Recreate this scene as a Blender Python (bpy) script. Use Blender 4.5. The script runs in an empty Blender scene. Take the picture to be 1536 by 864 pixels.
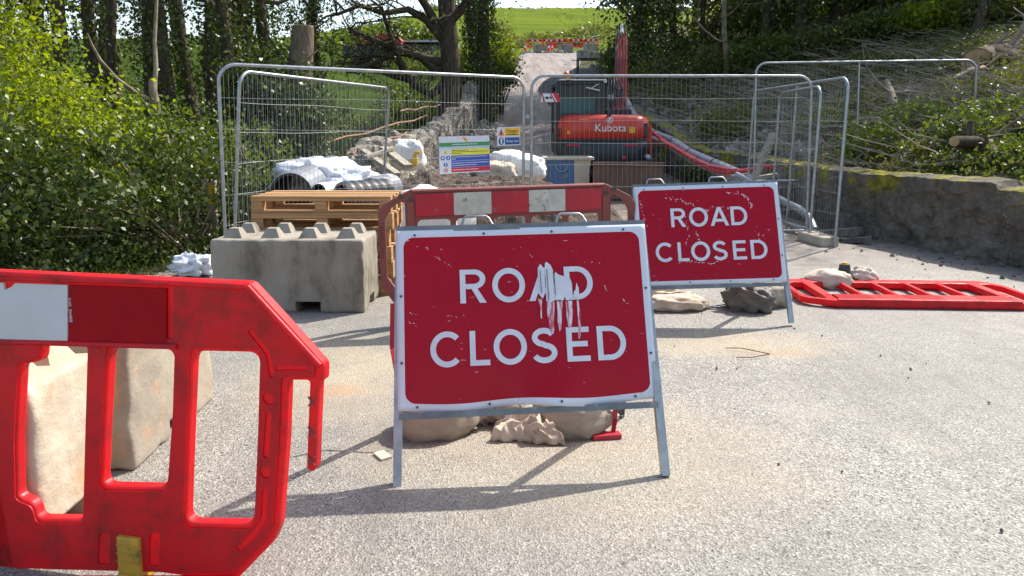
import bpy, bmesh, math, random
import numpy as np
from mathutils import Vector, Matrix, noise, Euler
R = math.radians
random.seed(7); rs = np.random.RandomState(11)
sc = bpy.context.scene
C = sc.collection

# ------------------------------------------------------------------ camera, sky, sun, exposure
FPX, PITCH, CAMH = 1109.0, R(6.5), 1.45
YA = 193 + FPX*math.tan(PITCH)
cam = bpy.data.cameras.new('camera'); camo = bpy.data.objects.new('camera', cam); C.objects.link(camo)
cam.sensor_width = 36; cam.lens = 36*FPX/1536; cam.shift_y = (YA-432)/1536
cam.clip_end = 3000; cam.clip_start = 0.05
camo.location = (0, 0, CAMH); camo.rotation_euler = (R(90)-PITCH, 0, 0)
sc.camera = camo

SUN = Vector((0.66, 0.60, 1.0)).normalized()
w = bpy.data.worlds.new("World"); sc.world = w; w.use_nodes = True
nt = w.node_tree; bg = nt.nodes['Background']
sky = nt.nodes.new('ShaderNodeTexSky'); sky.sky_type = 'NISHITA'; sky.sun_disc = False
sky.sun_elevation = math.asin(SUN.z); sky.sun_rotation = math.atan2(SUN.x, SUN.y)
sky.air_density = 1.2; sky.dust_density = 2.5; sky.ozone_density = 1.0
nt.links.new(sky.outputs[0], bg.inputs[0]); bg.inputs[1].default_value = 0.15
sl = bpy.data.lights.new('sun', 'SUN'); sl.energy = 4.0; sl.angle = R(0.5); sl.color = (1, 0.95, 0.87)
so = bpy.data.objects.new('sun', sl); C.objects.link(so)
so.rotation_euler = (-SUN).to_track_quat('-Z', 'Y').to_euler(); so.location = (20, 15, 30)
sc.view_settings.view_transform = 'Standard'; sc.view_settings.look = 'None'
sc.view_settings.gamma = 1; sc.view_settings.use_curve_mapping = False
sc.view_settings.exposure = 0.9
try:
    sc.cycles.max_bounces = 8; sc.cycles.transparent_max_bounces = 16
except Exception: pass

# ------------------------------------------------------------------ tagging and linking helpers
def tag(o, label=None, cat=None, group=None, kind=None):
    if label: o['label'] = label
    if cat: o['category'] = cat
    if group: o['group'] = group
    if kind: o['kind'] = kind
    return o
def thing(name, loc, label, cat, group=None, rz=0):
    o = bpy.data.objects.new(name, None); C.objects.link(o)
    o.location = loc; o.rotation_euler = (0, 0, rz); o.empty_display_size = 0.1
    return tag(o, label, cat, group)
def dup(root, loc=None, rot=None, label=None, group=None):
    r = root.copy(); C.objects.link(r)
    if loc is not None: r.location = loc
    if rot is not None: r.rotation_euler = rot
    if label: r['label'] = label
    if group: r['group'] = group
    for ch in list(root.children):
        c = ch.copy(); C.objects.link(c); c.parent = r
        for g in list(ch.children):
            d = g.copy(); C.objects.link(d); d.parent = c
    return r
def nest(root, part, *names):
    ch = {}
    for c in root.children: ch.setdefault(c.name.split('.')[0], []).append(c)
    for n in names:
        for c in ch.get(n, []): c.parent = ch[part][0]
def np_mesh(name, V, F, mat, smooth=False):
    """V (n,3), F (m,k) all faces with k corners"""
    me = bpy.data.meshes.new(name); V = np.asarray(V, np.float32); F = np.asarray(F, np.int32)
    k = F.shape[1]
    me.vertices.add(len(V)); me.vertices.foreach_set('co', V.ravel())
    me.loops.add(F.size); me.loops.foreach_set('vertex_index', F.ravel())
    me.polygons.add(len(F)); me.polygons.foreach_set('loop_start', np.arange(0, F.size, k, dtype=np.int32))
    me.polygons.foreach_set('loop_total', np.full(len(F), k, np.int32))
    me.update(calc_edges=True)
    if smooth: me.polygons.foreach_set('use_smooth', np.ones(len(F), bool))
    me.materials.append(mat)
    return me
def link(name, me, parent=None):
    o = bpy.data.objects.new(name, me); C.objects.link(o)
    if parent: o.parent = parent
    return o

class MB:
    def __init__(s): s.v = []; s.f = []; s.sm = []
    def add(s, V, F, M=None, smooth=False):
        n = len(s.v)
        for p in V:
            p = Vector(p)
            s.v.append(M @ p if M else p)
        for f in F: s.f.append(tuple(i+n for i in f)); s.sm.append(smooth)
        return s
    def box(s, c, d, M=None, bev=0.0):
        x, y, z = d[0]/2, d[1]/2, d[2]/2
        bev = min(bev, x*.9, y*.9, z*.9)
        if bev <= 0:
            V = [(c[0]+a*x, c[1]+b*y, c[2]+e*z) for a in (-1, 1) for b in (-1, 1) for e in (-1, 1)]
            F = [(0,1,3,2),(4,6,7,5),(0,4,5,1),(2,3,7,6),(0,2,6,4),(1,5,7,3)]
            return s.add(V, F, M)
        bm = bmesh.new(); bmesh.ops.create_cube(bm, size=1)
        for v in bm.verts: v.co = Vector((c[0]+v.co.x*d[0], c[1]+v.co.y*d[1], c[2]+v.co.z*d[2]))
        bmesh.ops.bevel(bm, geom=list(bm.edges), offset=bev, segments=2, affect='EDGES', profile=0.5)
        s.bm(bm, M); return s
    def bm(s, bm, M=None, smooth=False):
        bm.verts.index_update(); V = [v.co.copy() for v in bm.verts]
        s.add(V, [[v.index for v in f.verts] for f in bm.faces], M, smooth); bm.free(); return s
    def mesh(s, me, M=None, smooth=False):
        return s.add([v.co.copy() for v in me.vertices], [tuple(p.vertices) for p in me.polygons], M, smooth)
    def tube(s, pts, r, n=8, M=None, caps=True, smooth=True):
        pts = [Vector(p) for p in pts]; m = len(pts)
        rr = list(r) if hasattr(r, '__len__') else [r]*m
        V = []; F = []; ref = None
        for i, p in enumerate(pts):
            t = (pts[min(i+1, m-1)]-pts[max(i-1, 0)])
            if t.length < 1e-9: t = Vector((0, 0, 1))
            t.normalize()
            if ref is None: ref = Vector((0, 0, 1)) if abs(t.z) < .9 else Vector((1, 0, 0))
            a = (ref - t*ref.dot(t))
            if a.length < 1e-4: a = t.orthogonal()
            a.normalize(); b = t.cross(a); ref = a
            for k in range(n):
                g = 2*math.pi*k/n; V.append(p + (a*math.cos(g)+b*math.sin(g))*rr[i])
        for i in range(m-1):
            for k in range(n):
                F.append((i*n+k, i*n+(k+1) % n, (i+1)*n+(k+1) % n, (i+1)*n+k))
        s.add(V, F, M, smooth)
        if caps:
            s.add(V[:n], [tuple(range(n))[::-1]], M); s.add(V[-n:], [tuple(range(n))], M)
        return s
    def bar(s, a, b, wd, th, M=None, up=(0, 0, 1)):
        a, b = Vector(a), Vector(b); t = (b-a).normalized(); u = Vector(up)
        x = t.cross(u)
        if x.length < 1e-3: x = t.cross(Vector((0, 1, 0)))
        x.normalize(); y = x.cross(t)
        V = [p + x*sx*wd/2 + y*sy*th/2 for p in (a, b) for sx, sy in ((-1,-1),(1,-1),(1,1),(-1,1))]
        return s.add(V, [(3,2,1,0),(4,5,6,7),(0,1,5,4),(1,2,6,5),(2,3,7,6),(3,0,4,7)], M)
    def build(s, name, mat, parent=None, uv=None):
        me = bpy.data.meshes.new(name); me.from_pydata([tuple(v) for v in s.v], [], s.f)
        me.polygons.foreach_set('use_smooth', s.sm); me.materials.append(mat); me.update()
        return link(name, me, parent)

def curve_mesh(loops, depth, bevel=0.0, res=2):
    """filled 2D loops (even-odd) in XY, extruded along Z by depth centred on 0"""
    cu = bpy.data.curves.new('tmp', 'CURVE'); cu.dimensions = '2D'; cu.fill_mode = 'BOTH'
    cu.extrude = max(depth/2-bevel, 0); cu.bevel_depth = bevel; cu.bevel_resolution = 1; cu.offset = -bevel
    for lp in loops:
        sp = cu.splines.new('POLY'); sp.points.add(len(lp)-1)
        for i, p in enumerate(lp): sp.points[i].co = (p[0], p[1], 0, 1)
        sp.use_cyclic_u = True
    o = bpy.data.objects.new('tmp', cu); C.objects.link(o)
    dg = bpy.context.evaluated_depsgraph_get(); me = bpy.data.meshes.new_from_object(o.evaluated_get(dg))
    bpy.data.objects.remove(o); bpy.data.curves.remove(cu)
    return me
def text_mesh(txt, size, depth=0.001):
    cu = bpy.data.curves.new('tmp', 'FONT'); cu.body = txt; cu.size = size; cu.align_x = 'CENTER'; cu.align_y = 'CENTER'
    cu.extrude = depth/2; cu.resolution_u = 3
    o = bpy.data.objects.new('tmp', cu); C.objects.link(o)
    dg = bpy.context.evaluated_depsgraph_get(); me = bpy.data.meshes.new_from_object(o.evaluated_get(dg))
    bpy.data.objects.remove(o); bpy.data.curves.remove(cu)
    return me
def rrect(x0, y0, x1, y1, r, n=5):
    P = []
    for cx, cy, a0 in ((x1-r, y1-r, 0), (x0+r, y1-r, 90), (x0+r, y0+r, 180), (x1-r, y0+r, 270)):
        for i in range(n+1):
            a = R(a0+90*i/n); P.append((cx+r*math.cos(a), cy+r*math.sin(a)))
    return P
def roundpoly(P, r, n=4):
    out = []; m = len(P)
    for i in range(m):
        a, b, c = Vector(P[i-1]), Vector(P[i]), Vector(P[(i+1) % m])
        u = (a-b); v = (c-b); q = min(r, u.length*.45, v.length*.45)
        p0 = b+u.normalized()*q; p1 = b+v.normalized()*q
        for k in range(n+1):
            t = k/n; out.append(tuple((1-t)**2*p0 + 2*t*(1-t)*b + t*t*p1))
    return out
def arc(cx, cy, rx, ry, a0, a1, n=14):
    return [(cx+rx*math.cos(R(a0+(a1-a0)*i/n)), cy+ry*math.sin(R(a0+(a1-a0)*i/n))) for i in range(n+1)]
STAND = Matrix(((1,0,0,0),(0,0,-1,0),(0,1,0,0),(0,0,0,1)))      # XY drawing -> XZ plane, facing -Y

# ------------------------------------------------------------------ materials
def new_mat(name):
    m = bpy.data.materials.new(name); m.use_nodes = True
    return m, m.node_tree, m.node_tree.nodes['Principled BSDF']
def nd(t, typ, **kw):
    n = t.nodes.new(typ)
    for k, v in kw.items():
        if isinstance(k, str) and hasattr(n, k): setattr(n, k, v)
    return n
def mixc(t, fac, a, b, blend='MIX'):
    n = t.nodes.new('ShaderNodeMix'); n.data_type = 'RGBA'; n.blend_type = blend
    for s, v in ((n.inputs[0], fac), (n.inputs[6], a), (n.inputs[7], b)):
        if isinstance(v, (int, float)): s.default_value = v
        elif isinstance(v, tuple): s.default_value = (*v, 1)[:4]
        else: t.links.new(v, s)
    return n.outputs[2]
def math_(t, op, a, b=None, c=None):
    n = t.nodes.new('ShaderNodeMath'); n.operation = op
    for s, v in zip(n.inputs, (a, b, c)):
        if v is None: continue
        if isinstance(v, (int, float)): s.default_value = v
        else: t.links.new(v, s)
    return n.outputs[0]
def ramp(t, fac, a, b):
    n = t.nodes.new('ShaderNodeMapRange'); n.inputs[1].default_value = a; n.inputs[2].default_value = b
    n.clamp = True; t.links.new(fac, n.inputs[0]); return n.outputs[0]
def coords(t, kind='Object', scale=None):
    c = t.nodes.new('ShaderNodeTexCoord').outputs[kind]
    if scale:
        m = t.nodes.new('ShaderNodeMapping'); m.inputs['Scale'].default_value = scale
        t.links.new(c, m.inputs[0]); return m.outputs[0]
    return c
def noi(t, co, scale, detail=4, rough=.55, dist=0):
    n = t.nodes.new('ShaderNodeTexNoise'); n.inputs['Scale'].default_value = scale
    n.inputs['Detail'].default_value = detail; n.inputs['Roughness'].default_value = rough
    n.inputs['Distortion'].default_value = dist; t.links.new(co, n.inputs['Vector']); return n.outputs['Fac']
def bump(t, b, h, strength=.3, dist=.01):
    n = t.nodes.new('ShaderNodeBump'); n.inputs['Strength'].default_value = strength
    n.inputs['Distance'].default_value = dist; t.links.new(h, n.inputs['Height']); t.links.new(n.outputs[0], b.inputs['Normal'])
def pm(name, c1, c2=None, scale=6, rough=.6, metal=0, bs=0, bd=.01, bscale=None, c3=None, s3=2, t3=(.6, .7), stretch=None, lo=.35, hi=.65, spec=.5):
    m, t, b = new_mat(name)
    co = coords(t, 'Object', stretch)
    b.inputs['Roughness'].default_value = rough; b.inputs['Metallic'].default_value = metal
    b.inputs['Specular IOR Level'].default_value = spec
    if c2 is None: c2 = tuple(x*.75 for x in c1)
    f = noi(t, co, scale)
    col = mixc(t, ramp(t, f, lo, hi), c1, c2)
    if c3: col = mixc(t, ramp(t, noi(t, co, s3, 6, .65), *t3), col, c3)
    t.links.new(col, b.inputs['Base Color'])
    if bs: bump(t, b, noi(t, co, bscale or scale*3, 6, .65), bs, bd)
    return m
def plastic(name, c, dirt, trans=.3, rough=.35):
    m, t, b = new_mat(name); co = coords(t)
    d = ramp(t, noi(t, co, 5, 8, .75), .47, .70)
    fade = ramp(t, noi(t, co, 2.1, 3), .4, .65)
    col = mixc(t, math_(t, 'MULTIPLY', fade, .25), c, tuple(min(1, x*1.1+.03) for x in c))
    col = mixc(t, math_(t, 'MULTIPLY', d, .75), col, dirt)
    sc_ = ramp(t, noi(t, coords(t, 'Object', (1, 1, 7)), 60, 3, .5), .68, .72)
    col = mixc(t, math_(t, 'MULTIPLY', sc_, .35), col, tuple(x*.3 for x in c))
    t.links.new(col, b.inputs['Base Color']); t.links.new(math_(t, 'MULTIPLY_ADD', d, .3, rough), b.inputs['Roughness'])
    bump(t, b, noi(t, co, 90, 4), .12, .002)
    if trans:
        tr = t.nodes.new('ShaderNodeBsdfTranslucent'); t.links.new(col, tr.inputs[0])
        mx = t.nodes.new('ShaderNodeMixShader'); mx.inputs[0].default_value = trans
        out = t.nodes['Material Output']; t.links.new(b.outputs[0], mx.inputs[1]); t.links.new(tr.outputs[0], mx.inputs[2])
        t.links.new(mx.outputs[0], out.inputs[0])
    return m
def leafm(name, c1, c2, c3, trans=.45, rough=.45, spec=.5):
    m, t, b = new_mat(name)
    g = t.nodes.new('ShaderNodeNewGeometry'); r = g.outputs['Random Per Island']
    col = mixc(t, ramp(t, r, 0, .8), c1, c2)
    col = mixc(t, ramp(t, r, .88, .92), col, c3)
    col = mixc(t, ramp(t, noi(t, coords(t), .9, 2), .42, .6), col, mixc(t, .35, col, c2))
    t.links.new(col, b.inputs['Base Color']); b.inputs['Roughness'].default_value = rough; b.inputs['Specular IOR Level'].default_value = spec
    tr = t.nodes.new('ShaderNodeBsdfTranslucent')
    t.links.new(mixc(t, 1.0, col, (1.7, 1.7, .45), 'MULTIPLY'), tr.inputs[0])
    mx = t.nodes.new('ShaderNodeMixShader'); mx.inputs[0].default_value = trans
    t.links.new(b.outputs[0], mx.inputs[1]); t.links.new(tr.outputs[0], mx.inputs[2])
    t.links.new(mx.outputs[0], t.nodes['Material Output'].inputs[0])
    return m

# road: coarse worn asphalt with aggregate, dust and sand
def road_mat():
    m, t, b = new_mat('asphalt'); co = coords(t)
    v = t.nodes.new('ShaderNodeTexVoronoi'); v.inputs['Scale'].default_value = 130; t.links.new(co, v.inputs['Vector'])
    sep = t.nodes.new('ShaderNodeSeparateColor'); t.links.new(v.outputs['Color'], sep.inputs[0])
    agg = mixc(t, ramp(t, sep.outputs[0], .15, .85), (.195, .18, .155), (.385, .36, .315))
    agg = mixc(t, ramp(t, sep.outputs[1], .90, .94), agg, (.06, .055, .05))
    agg = mixc(t, ramp(t, sep.outputs[2], .93, .95), agg, (.60, .57, .52))
    agg = mixc(t, ramp(t, noi(t, co, 70, 4, .7), .38, .62), mixc(t, 1.0, agg, (.72, .72, .72), 'MULTIPLY'), agg)
    big = noi(t, co, .55, 5, .6, .4)
    col = mixc(t, math_(t, 'MULTIPLY', ramp(t, big, .35, .65), .6), agg, (.20, .185, .16))
    mid = noi(t, co, 3.0, 6, .7)
    col = mixc(t, math_(t, 'MULTIPLY', ramp(t, mid, .5, .72), .45), col, (.12, .108, .092))
    v8 = t.nodes.new('ShaderNodeTexVoronoi'); v8.inputs['Scale'].default_value = 7; t.links.new(co, v8.inputs['Vector'])
    s8 = t.nodes.new('ShaderNodeSeparateColor'); t.links.new(v8.outputs['Color'], s8.inputs[0])
    pit = math_(t, 'MULTIPLY', ramp(t, math_(t, 'ADD', v8.outputs['Distance'], math_(t, 'MULTIPLY', noi(t, co, 60, 3), .14)), .17, .12), math_(t, 'GREATER_THAN', s8.outputs[0], .55))
    col = mixc(t, math_(t, 'MULTIPLY', pit, .75), col, (.06, .055, .048))
    band = noi(t, coords(t, 'Object', (1.5, .16, 1)), 1.1, 4, .6, .6)
    col = mixc(t, math_(t, 'MULTIPLY', ramp(t, band, .5, .66), .38), col, (.135, .122, .105))
    col = mixc(t, math_(t, 'MULTIPLY', ramp(t, noi(t, co, .9, 7, .75, .5), .56, .68), .35), col, (.42, .39, .33))
    # sand and clay dust trodden in near the blocks and the signs
    px = t.nodes.new('ShaderNodeSeparateXYZ'); t.links.new(co, px.inputs[0])
    def spot(cx, cy, rx, ry):
        dx = math_(t, 'DIVIDE', math_(t, 'SUBTRACT', px.outputs[0], cx), rx)
        dy = math_(t, 'DIVIDE', math_(t, 'SUBTRACT', px.outputs[1], cy), ry)
        d = math_(t, 'ADD', math_(t, 'MULTIPLY', dx, dx), math_(t, 'MULTIPLY', dy, dy))
        return ramp(t, math_(t, 'ADD', d, math_(t, 'MULTIPLY', noi(t, co, 4, 5, .7), 1.6)), 1.7, .7)
    s = math_(t, 'MAXIMUM', spot(-.95, 4.3, .75, 1.0), spot(1.5, 4.9, .9, .45))
    s = math_(t, 'MAXIMUM', s, math_(t, 'MULTIPLY', spot(.3, 3.2, 1.3, .9), .6))
    col = mixc(t, math_(t, 'MULTIPLY', s, .55), col, (.44, .35, .22))
    s2 = math_(t, 'MAXIMUM', spot(-1.0, 3.95, .2, .12), math_(t, 'MULTIPLY', spot(1.7, 4.7, .35, .1), .5))
    col = mixc(t, math_(t, 'MULTIPLY', s2, .5), col, (.42, .20, .09))
    # darker mottled brown toward the wall, brown haul dust further on
    rx = math_(t, 'ADD', px.outputs[0], math_(t, 'MULTIPLY', px.outputs[1], .27))
    edge = math_(t, 'MULTIPLY', ramp(t, math_(t, 'ADD', rx, math_(t, 'MULTIPLY', noi(t, co, 1.6, 7, .75), 2.2)), 7.4, 8.4), ramp(t, px.outputs[1], 4.5, 6.5))
    col = mixc(t, math_(t, 'MULTIPLY', edge, .8), col, mixc(t, ramp(t, noi(t, co, 12, 6, .8), .4, .6), (.10, .082, .062), (.20, .17, .135)))
    far = ramp(t, math_(t, 'ADD', px.outputs[1], math_(t, 'MULTIPLY', mid, 3)), 8.5, 12)
    brown = mixc(t, ramp(t, noi(t, co, 1.3, 8, .7), .35, .65), (.26, .20, .155), (.14, .108, .084))
    trk = mixc(t, ramp(t, noi(t, coords(t, 'Object', (2.2, .12, 1)), 1, 5, .6), .42, .62), (.215, .17, .14), (.105, .082, .064))
    brown = mixc(t, ramp(t, px.outputs[1], 13, 22), brown, trk)
    col = mixc(t, far, col, brown)
    t.links.new(col, b.inputs['Base Color']); b.inputs['Roughness'].default_value = .72
    h = math_(t, 'ADD', v.outputs['Distance'], math_(t, 'MULTIPLY', noi(t, co, 45, 5, .7), .8))
    bump(t, b, h, .6, .008)
    return m
M_road = road_mat()
def ground_mat():
    m, t, b = new_mat('ground_soil_grass'); co = coords(t)
    px = t.nodes.new('ShaderNodeSeparateXYZ'); t.links.new(co, px.inputs[0])
    soil = mixc(t, ramp(t, noi(t, co, 2.5, 8, .7), .35, .65), (.13, .10, .07), (.05, .042, .03))
    soil = mixc(t, math_(t, 'MULTIPLY', ramp(t, noi(t, co, 1.1, 9, .8), .42, .56), ramp(t, px.outputs[0], 4.6, 6)), soil, mixc(t, ramp(t, noi(t, co, 6, 6, .8), .4, .6), (.10, .13, .03), (.19, .175, .08)))
    grass = mixc(t, ramp(t, noi(t, co, .35, 9, .72), .4, .6), (.062, .10, .014), (.032, .055, .012))  # patchy dark tone puts the slope's mixed shade into the grass colour
    field = mixc(t, ramp(t, noi(t, coords(t, 'Object', (.05, .16, .16)), 1.0, 8, .75), .42, .62), (.125, .165, .010), (.070, .105, .008))
    field = mixc(t, ramp(t, noi(t, co, .10, 8, .85), .56, .66), field, (.05, .07, .02))
    fg = ramp(t, math_(t, 'ADD', px.outputs[1], math_(t, 'MULTIPLY', noi(t, co, .3, 3), 6)), 70, 85)
    left = ramp(t, math_(t, 'ADD', px.outputs[0], math_(t, 'MULTIPLY', noi(t, co, .5, 5), 4)), 1.2, -.8)
    farl = math_(t, 'MULTIPLY', left, ramp(t, px.outputs[1], 13.5, 17))
    col = mixc(t, farl, soil, grass)
    col = mixc(t, math_(t, 'MULTIPLY', ramp(t, noi(t, co, .8, 6, .7), .5, .6), .8), col, mixc(t, .5, col, (.05, .085, .02)))
    col = mixc(t, fg, col, field)
    t.links.new(col, b.inputs['Base Color']); b.inputs['Roughness'].default_value = 1; b.inputs['Specular IOR Level'].default_value = .03
    bump(t, b, noi(t, co, 3, 8, .75), .8, .15)
    return m
M_ground = ground_mat()
M_galv = pm('galvanised_steel', (.42, .44, .45), (.30, .32, .33), 14, .42, .75, bs=.06, bscale=60, c3=(.22, .20, .18), s3=8, t3=(.62, .74))
M_wire = pm('dull_zinc_wire', (.30, .32, .32), (.22, .23, .235), 14, .6, .3)
M_signgrey = pm('grey_painted_frame', (.20, .22, .225), (.13, .145, .15), 10, .5, .3, bs=.1, bscale=50, c3=(.34, .32, .29), s3=16, t3=(.6, .68))
M_white = pm('white_reflective_sheet', (.68, .70, .74), (.60, .62, .66), 20, .4)
M_chip = pm('chipped_pale_paint', (.78, .62, .64), (.70, .50, .53), 60, .6)
M_smear = pm('smeared_white_residue', (.74, .70, .73), (.50, .06, .10), 30, .5, stretch=(3.5, 1, .35), lo=.42, hi=.6)
M_bolt = pm('dark_rivet', (.05, .05, .06), rough=.5)
M_conc = pm('cast_concrete', (.33, .295, .24), (.22, .195, .155), 5, .88, bs=.5, bd=.012, bscale=25, c3=(.12, .105, .08), s3=5, t3=(.54, .72), spec=.2, stretch=(1, 1, .45))
M_concmix = pm('stained_concrete', (.40, .35, .28), (.27, .235, .185), 3, .88, bs=.5, bd=.012, bscale=22, c3=(.48, .28, .16), s3=3.5, t3=(.52, .64), spec=.2)
M_conc2 = pm('sandy_concrete', (.52, .46, .36), (.40, .34, .25), 4, .88, bs=.5, bd=.015, bscale=18, c3=(.50, .30, .17), s3=3.2, t3=(.56, .68), spec=.2)
M_red = plastic('red_barrier_plastic', (.80, .012, .022), (.20, .035, .028), .4, .42)
M_redold = plastic('weathered_barrier_plastic', (.235, .055, .045), (.15, .085, .07), .06, .6)
M_redstrip = pm('red_reflective_strip', (.34, .0, .006), (.29, .0, .005), 8, .45, spec=.15)
M_redstripold = pm('worn_red_strip', (.44, .012, .03), (.34, .015, .03), 8, .4, c3=(.25, .10, .09), s3=9, t3=(.62, .72))
M_whitestrip = pm('white_reflective_strip', (.56, .58, .60), (.50, .52, .53), 7, .35, c3=(.30, .31, .30), s3=14, t3=(.66, .72))
M_whitestripold = pm('cracked_white_strip', (.56, .54, .47), (.42, .40, .34), 12, .6, bs=.5, bscale=22, c3=(.18, .15, .12), s3=18, t3=(.60, .66))
M_yellow = pm('yellow_foot_plastic', (.58, .33, .03), (.46, .25, .03), 12, .5, c3=(.15, .10, .03), s3=14, t3=(.58, .7))
M_wood = pm('pallet_wood', (.48, .27, .115), (.33, .175, .07), 3, .75, bs=.3, bscale=30, stretch=(.6, 3, 9), c3=(.14, .08, .035), s3=3, t3=(.62, .72))
M_oldwood = pm('grey_weathered_wood', (.42, .37, .29), (.26, .22, .17), 4, .85, bs=.4, bscale=24, stretch=(1, 4, 4))
M_bark = pm('bark', (.12, .092, .065), (.055, .043, .032), 9, .9, bs=.9, bd=.03, bscale=14, stretch=(3, 3, .5), spec=.15)
M_barkpale = pm('pale_smooth_bark', (.34, .28, .19), (.19, .155, .10), 6, .8, bs=.3, bscale=20, spec=.2)
M_barkcut = pm('stump_bark', (.24, .185, .135), (.12, .09, .062), 14, .95, bs=1, bd=.03, bscale=12, stretch=(4, 4, .5), spec=.1)
M_cut = pm('cut_wood_face', (.46, .32, .17), (.34, .22, .11), 6, .8)
M_stick = pm('dead_branches', (.33, .27, .20), (.17, .13, .10), 3, .9, spec=.15)
M_leafbright = leafm('leaves_spring_green', (.125, .175, .008), (.20, .25, .010), (.27, .29, .04), .5)
M_leafdark = leafm('leaves_ivy_dark', (.034, .056, .011), (.066, .092, .015), (.14, .15, .035), .2, .40, .42)
M_leafmid = leafm('leaves_mid_green', (.055, .090, .014), (.095, .13, .018), (.17, .18, .045), .38)
M_leafolive = leafm('leaves_olive', (.085, .11, .025), (.13, .14, .035), (.20, .17, .08), .4)
M_leafbank = leafm('leaves_pale_bank_green', (.065, .085, .020), (.115, .125, .035), (.24, .23, .12), .38)
M_grass = leafm('grass_blades', (.05, .085, .010), (.085, .125, .014), (.18, .18, .06), .4, .6, .2)
M_tarp = pm('white_plastic_sheet', (.80, .81, .84), (.70, .72, .76), 3, .45, bs=.6, bd=.03, bscale=9)
M_bulk = pm('woven_white_bag', (.80, .79, .74), (.68, .66, .60), 3, .7, bs=.5, bd=.03, bscale=7, c3=(.50, .44, .34), s3=2.5, t3=(.62, .74))
M_sack = pm('tan_sandbag_cloth', (.40, .34, .27), (.27, .225, .175), 5, .85, bs=.6, bd=.008, bscale=16, c3=(.20, .16, .125), s3=5, t3=(.56, .72), spec=.25, stretch=(1, 1, 2.2))
M_sackpale = pm('pale_sandbag_cloth', (.62, .53, .42), (.45, .37, .28), 6, .8, bs=.5, bd=.01, bscale=20, c3=(.22, .17, .12), s3=7, t3=(.6, .7), spec=.25)
M_sackgrey = pm('wet_grey_sandbag_cloth', (.17, .155, .135), (.10, .09, .08), 6, .6, bs=.6, bd=.012, bscale=18, spec=.4)
M_soil = pm('heaped_soil', (.17, .125, .095), (.085, .064, .05), 7, .95, bs=1, bd=.04, bscale=16, c3=(.25, .20, .16), s3=5, t3=(.58, .66), spec=.1)
M_gravel = pm('grey_gravel', (.20, .185, .17), (.10, .095, .09), 9, .95, bs=1, bd=.05, bscale=14, spec=.15)
M_rubble = pm('pale_broken_stone', (.46, .41, .34), (.26, .23, .19), 3, .9, bs=.6, bd=.02, bscale=12, c3=(.12, .10, .08), s3=3, t3=(.58, .68), spec=.2)
M_pipe = pm('grey_ribbed_pipe', (.30, .31, .33), (.22, .23, .25), 5, .45)
M_pipedark = pm('black_ribbed_pipe', (.028, .03, .034), (.02, .02, .024), 5, .4)
M_hosegrey = pm('grey_conduit', (.34, .35, .37), (.24, .25, .27), 5, .35)
M_hosered = pm('red_conduit', (.55, .035, .04), (.42, .03, .03), 5, .38)
M_exred = pm('excavator_red_paint', (.68, .06, .020), (.52, .035, .02), 4, .32, c3=(.34, .07, .04), s3=5, t3=(.6, .75))
M_exblack = pm('excavator_black_paint', (.022, .025, .028), (.035, .038, .04), 5, .45, c3=(.10, .085, .07), s3=6, t3=(.6, .72))
M_rust = pm('rusty_steel_plate', (.22, .125, .085), (.13, .08, .06), 5, .85, .2, bs=.3, bscale=20, stretch=(1, 1, .4))
M_tub = pm('blue_tub_paint', (.07, .16, .32), (.06, .13, .27), 4, .6, c3=(.22, .24, .26), s3=4, t3=(.6, .7))
M_tubpale = pm('cream_plaster_crust', (.52, .47, .38), (.40, .35, .28), 5, .8, bs=.3)
M_orange = pm('orange_lens', (.85, .22, .02), (.7, .18, .02), 4, .25)
M_amber = pm('yellow_decal', (.75, .45, .02), (.7, .4, .02), 4, .4)
M_rail = pm('rusty_rail', (.33, .17, .10), (.22, .12, .075), 12, .85)
M_blackp = pm('black_rubber', (.03, .03, .03), (.045, .042, .04), 12, .7)
M_slate = pm('dark_roofing', (.05, .055, .065), (.08, .085, .095), 3, .6)
def glass_mat():
    m, t, b = new_mat('tinted_glass'); b.inputs['Base Color'].default_value = (.10, .19, .20, 1)
    b.inputs['Roughness'].default_value = .08; b.inputs['Transmission Weight'].default_value = .35
    b.inputs['IOR'].default_value = 1.3
    return m
M_glass = glass_mat()
def flat(name, c, rough=.45):
    return pm(name, c, tuple(x*.9 for x in c), 10, rough)

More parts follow.
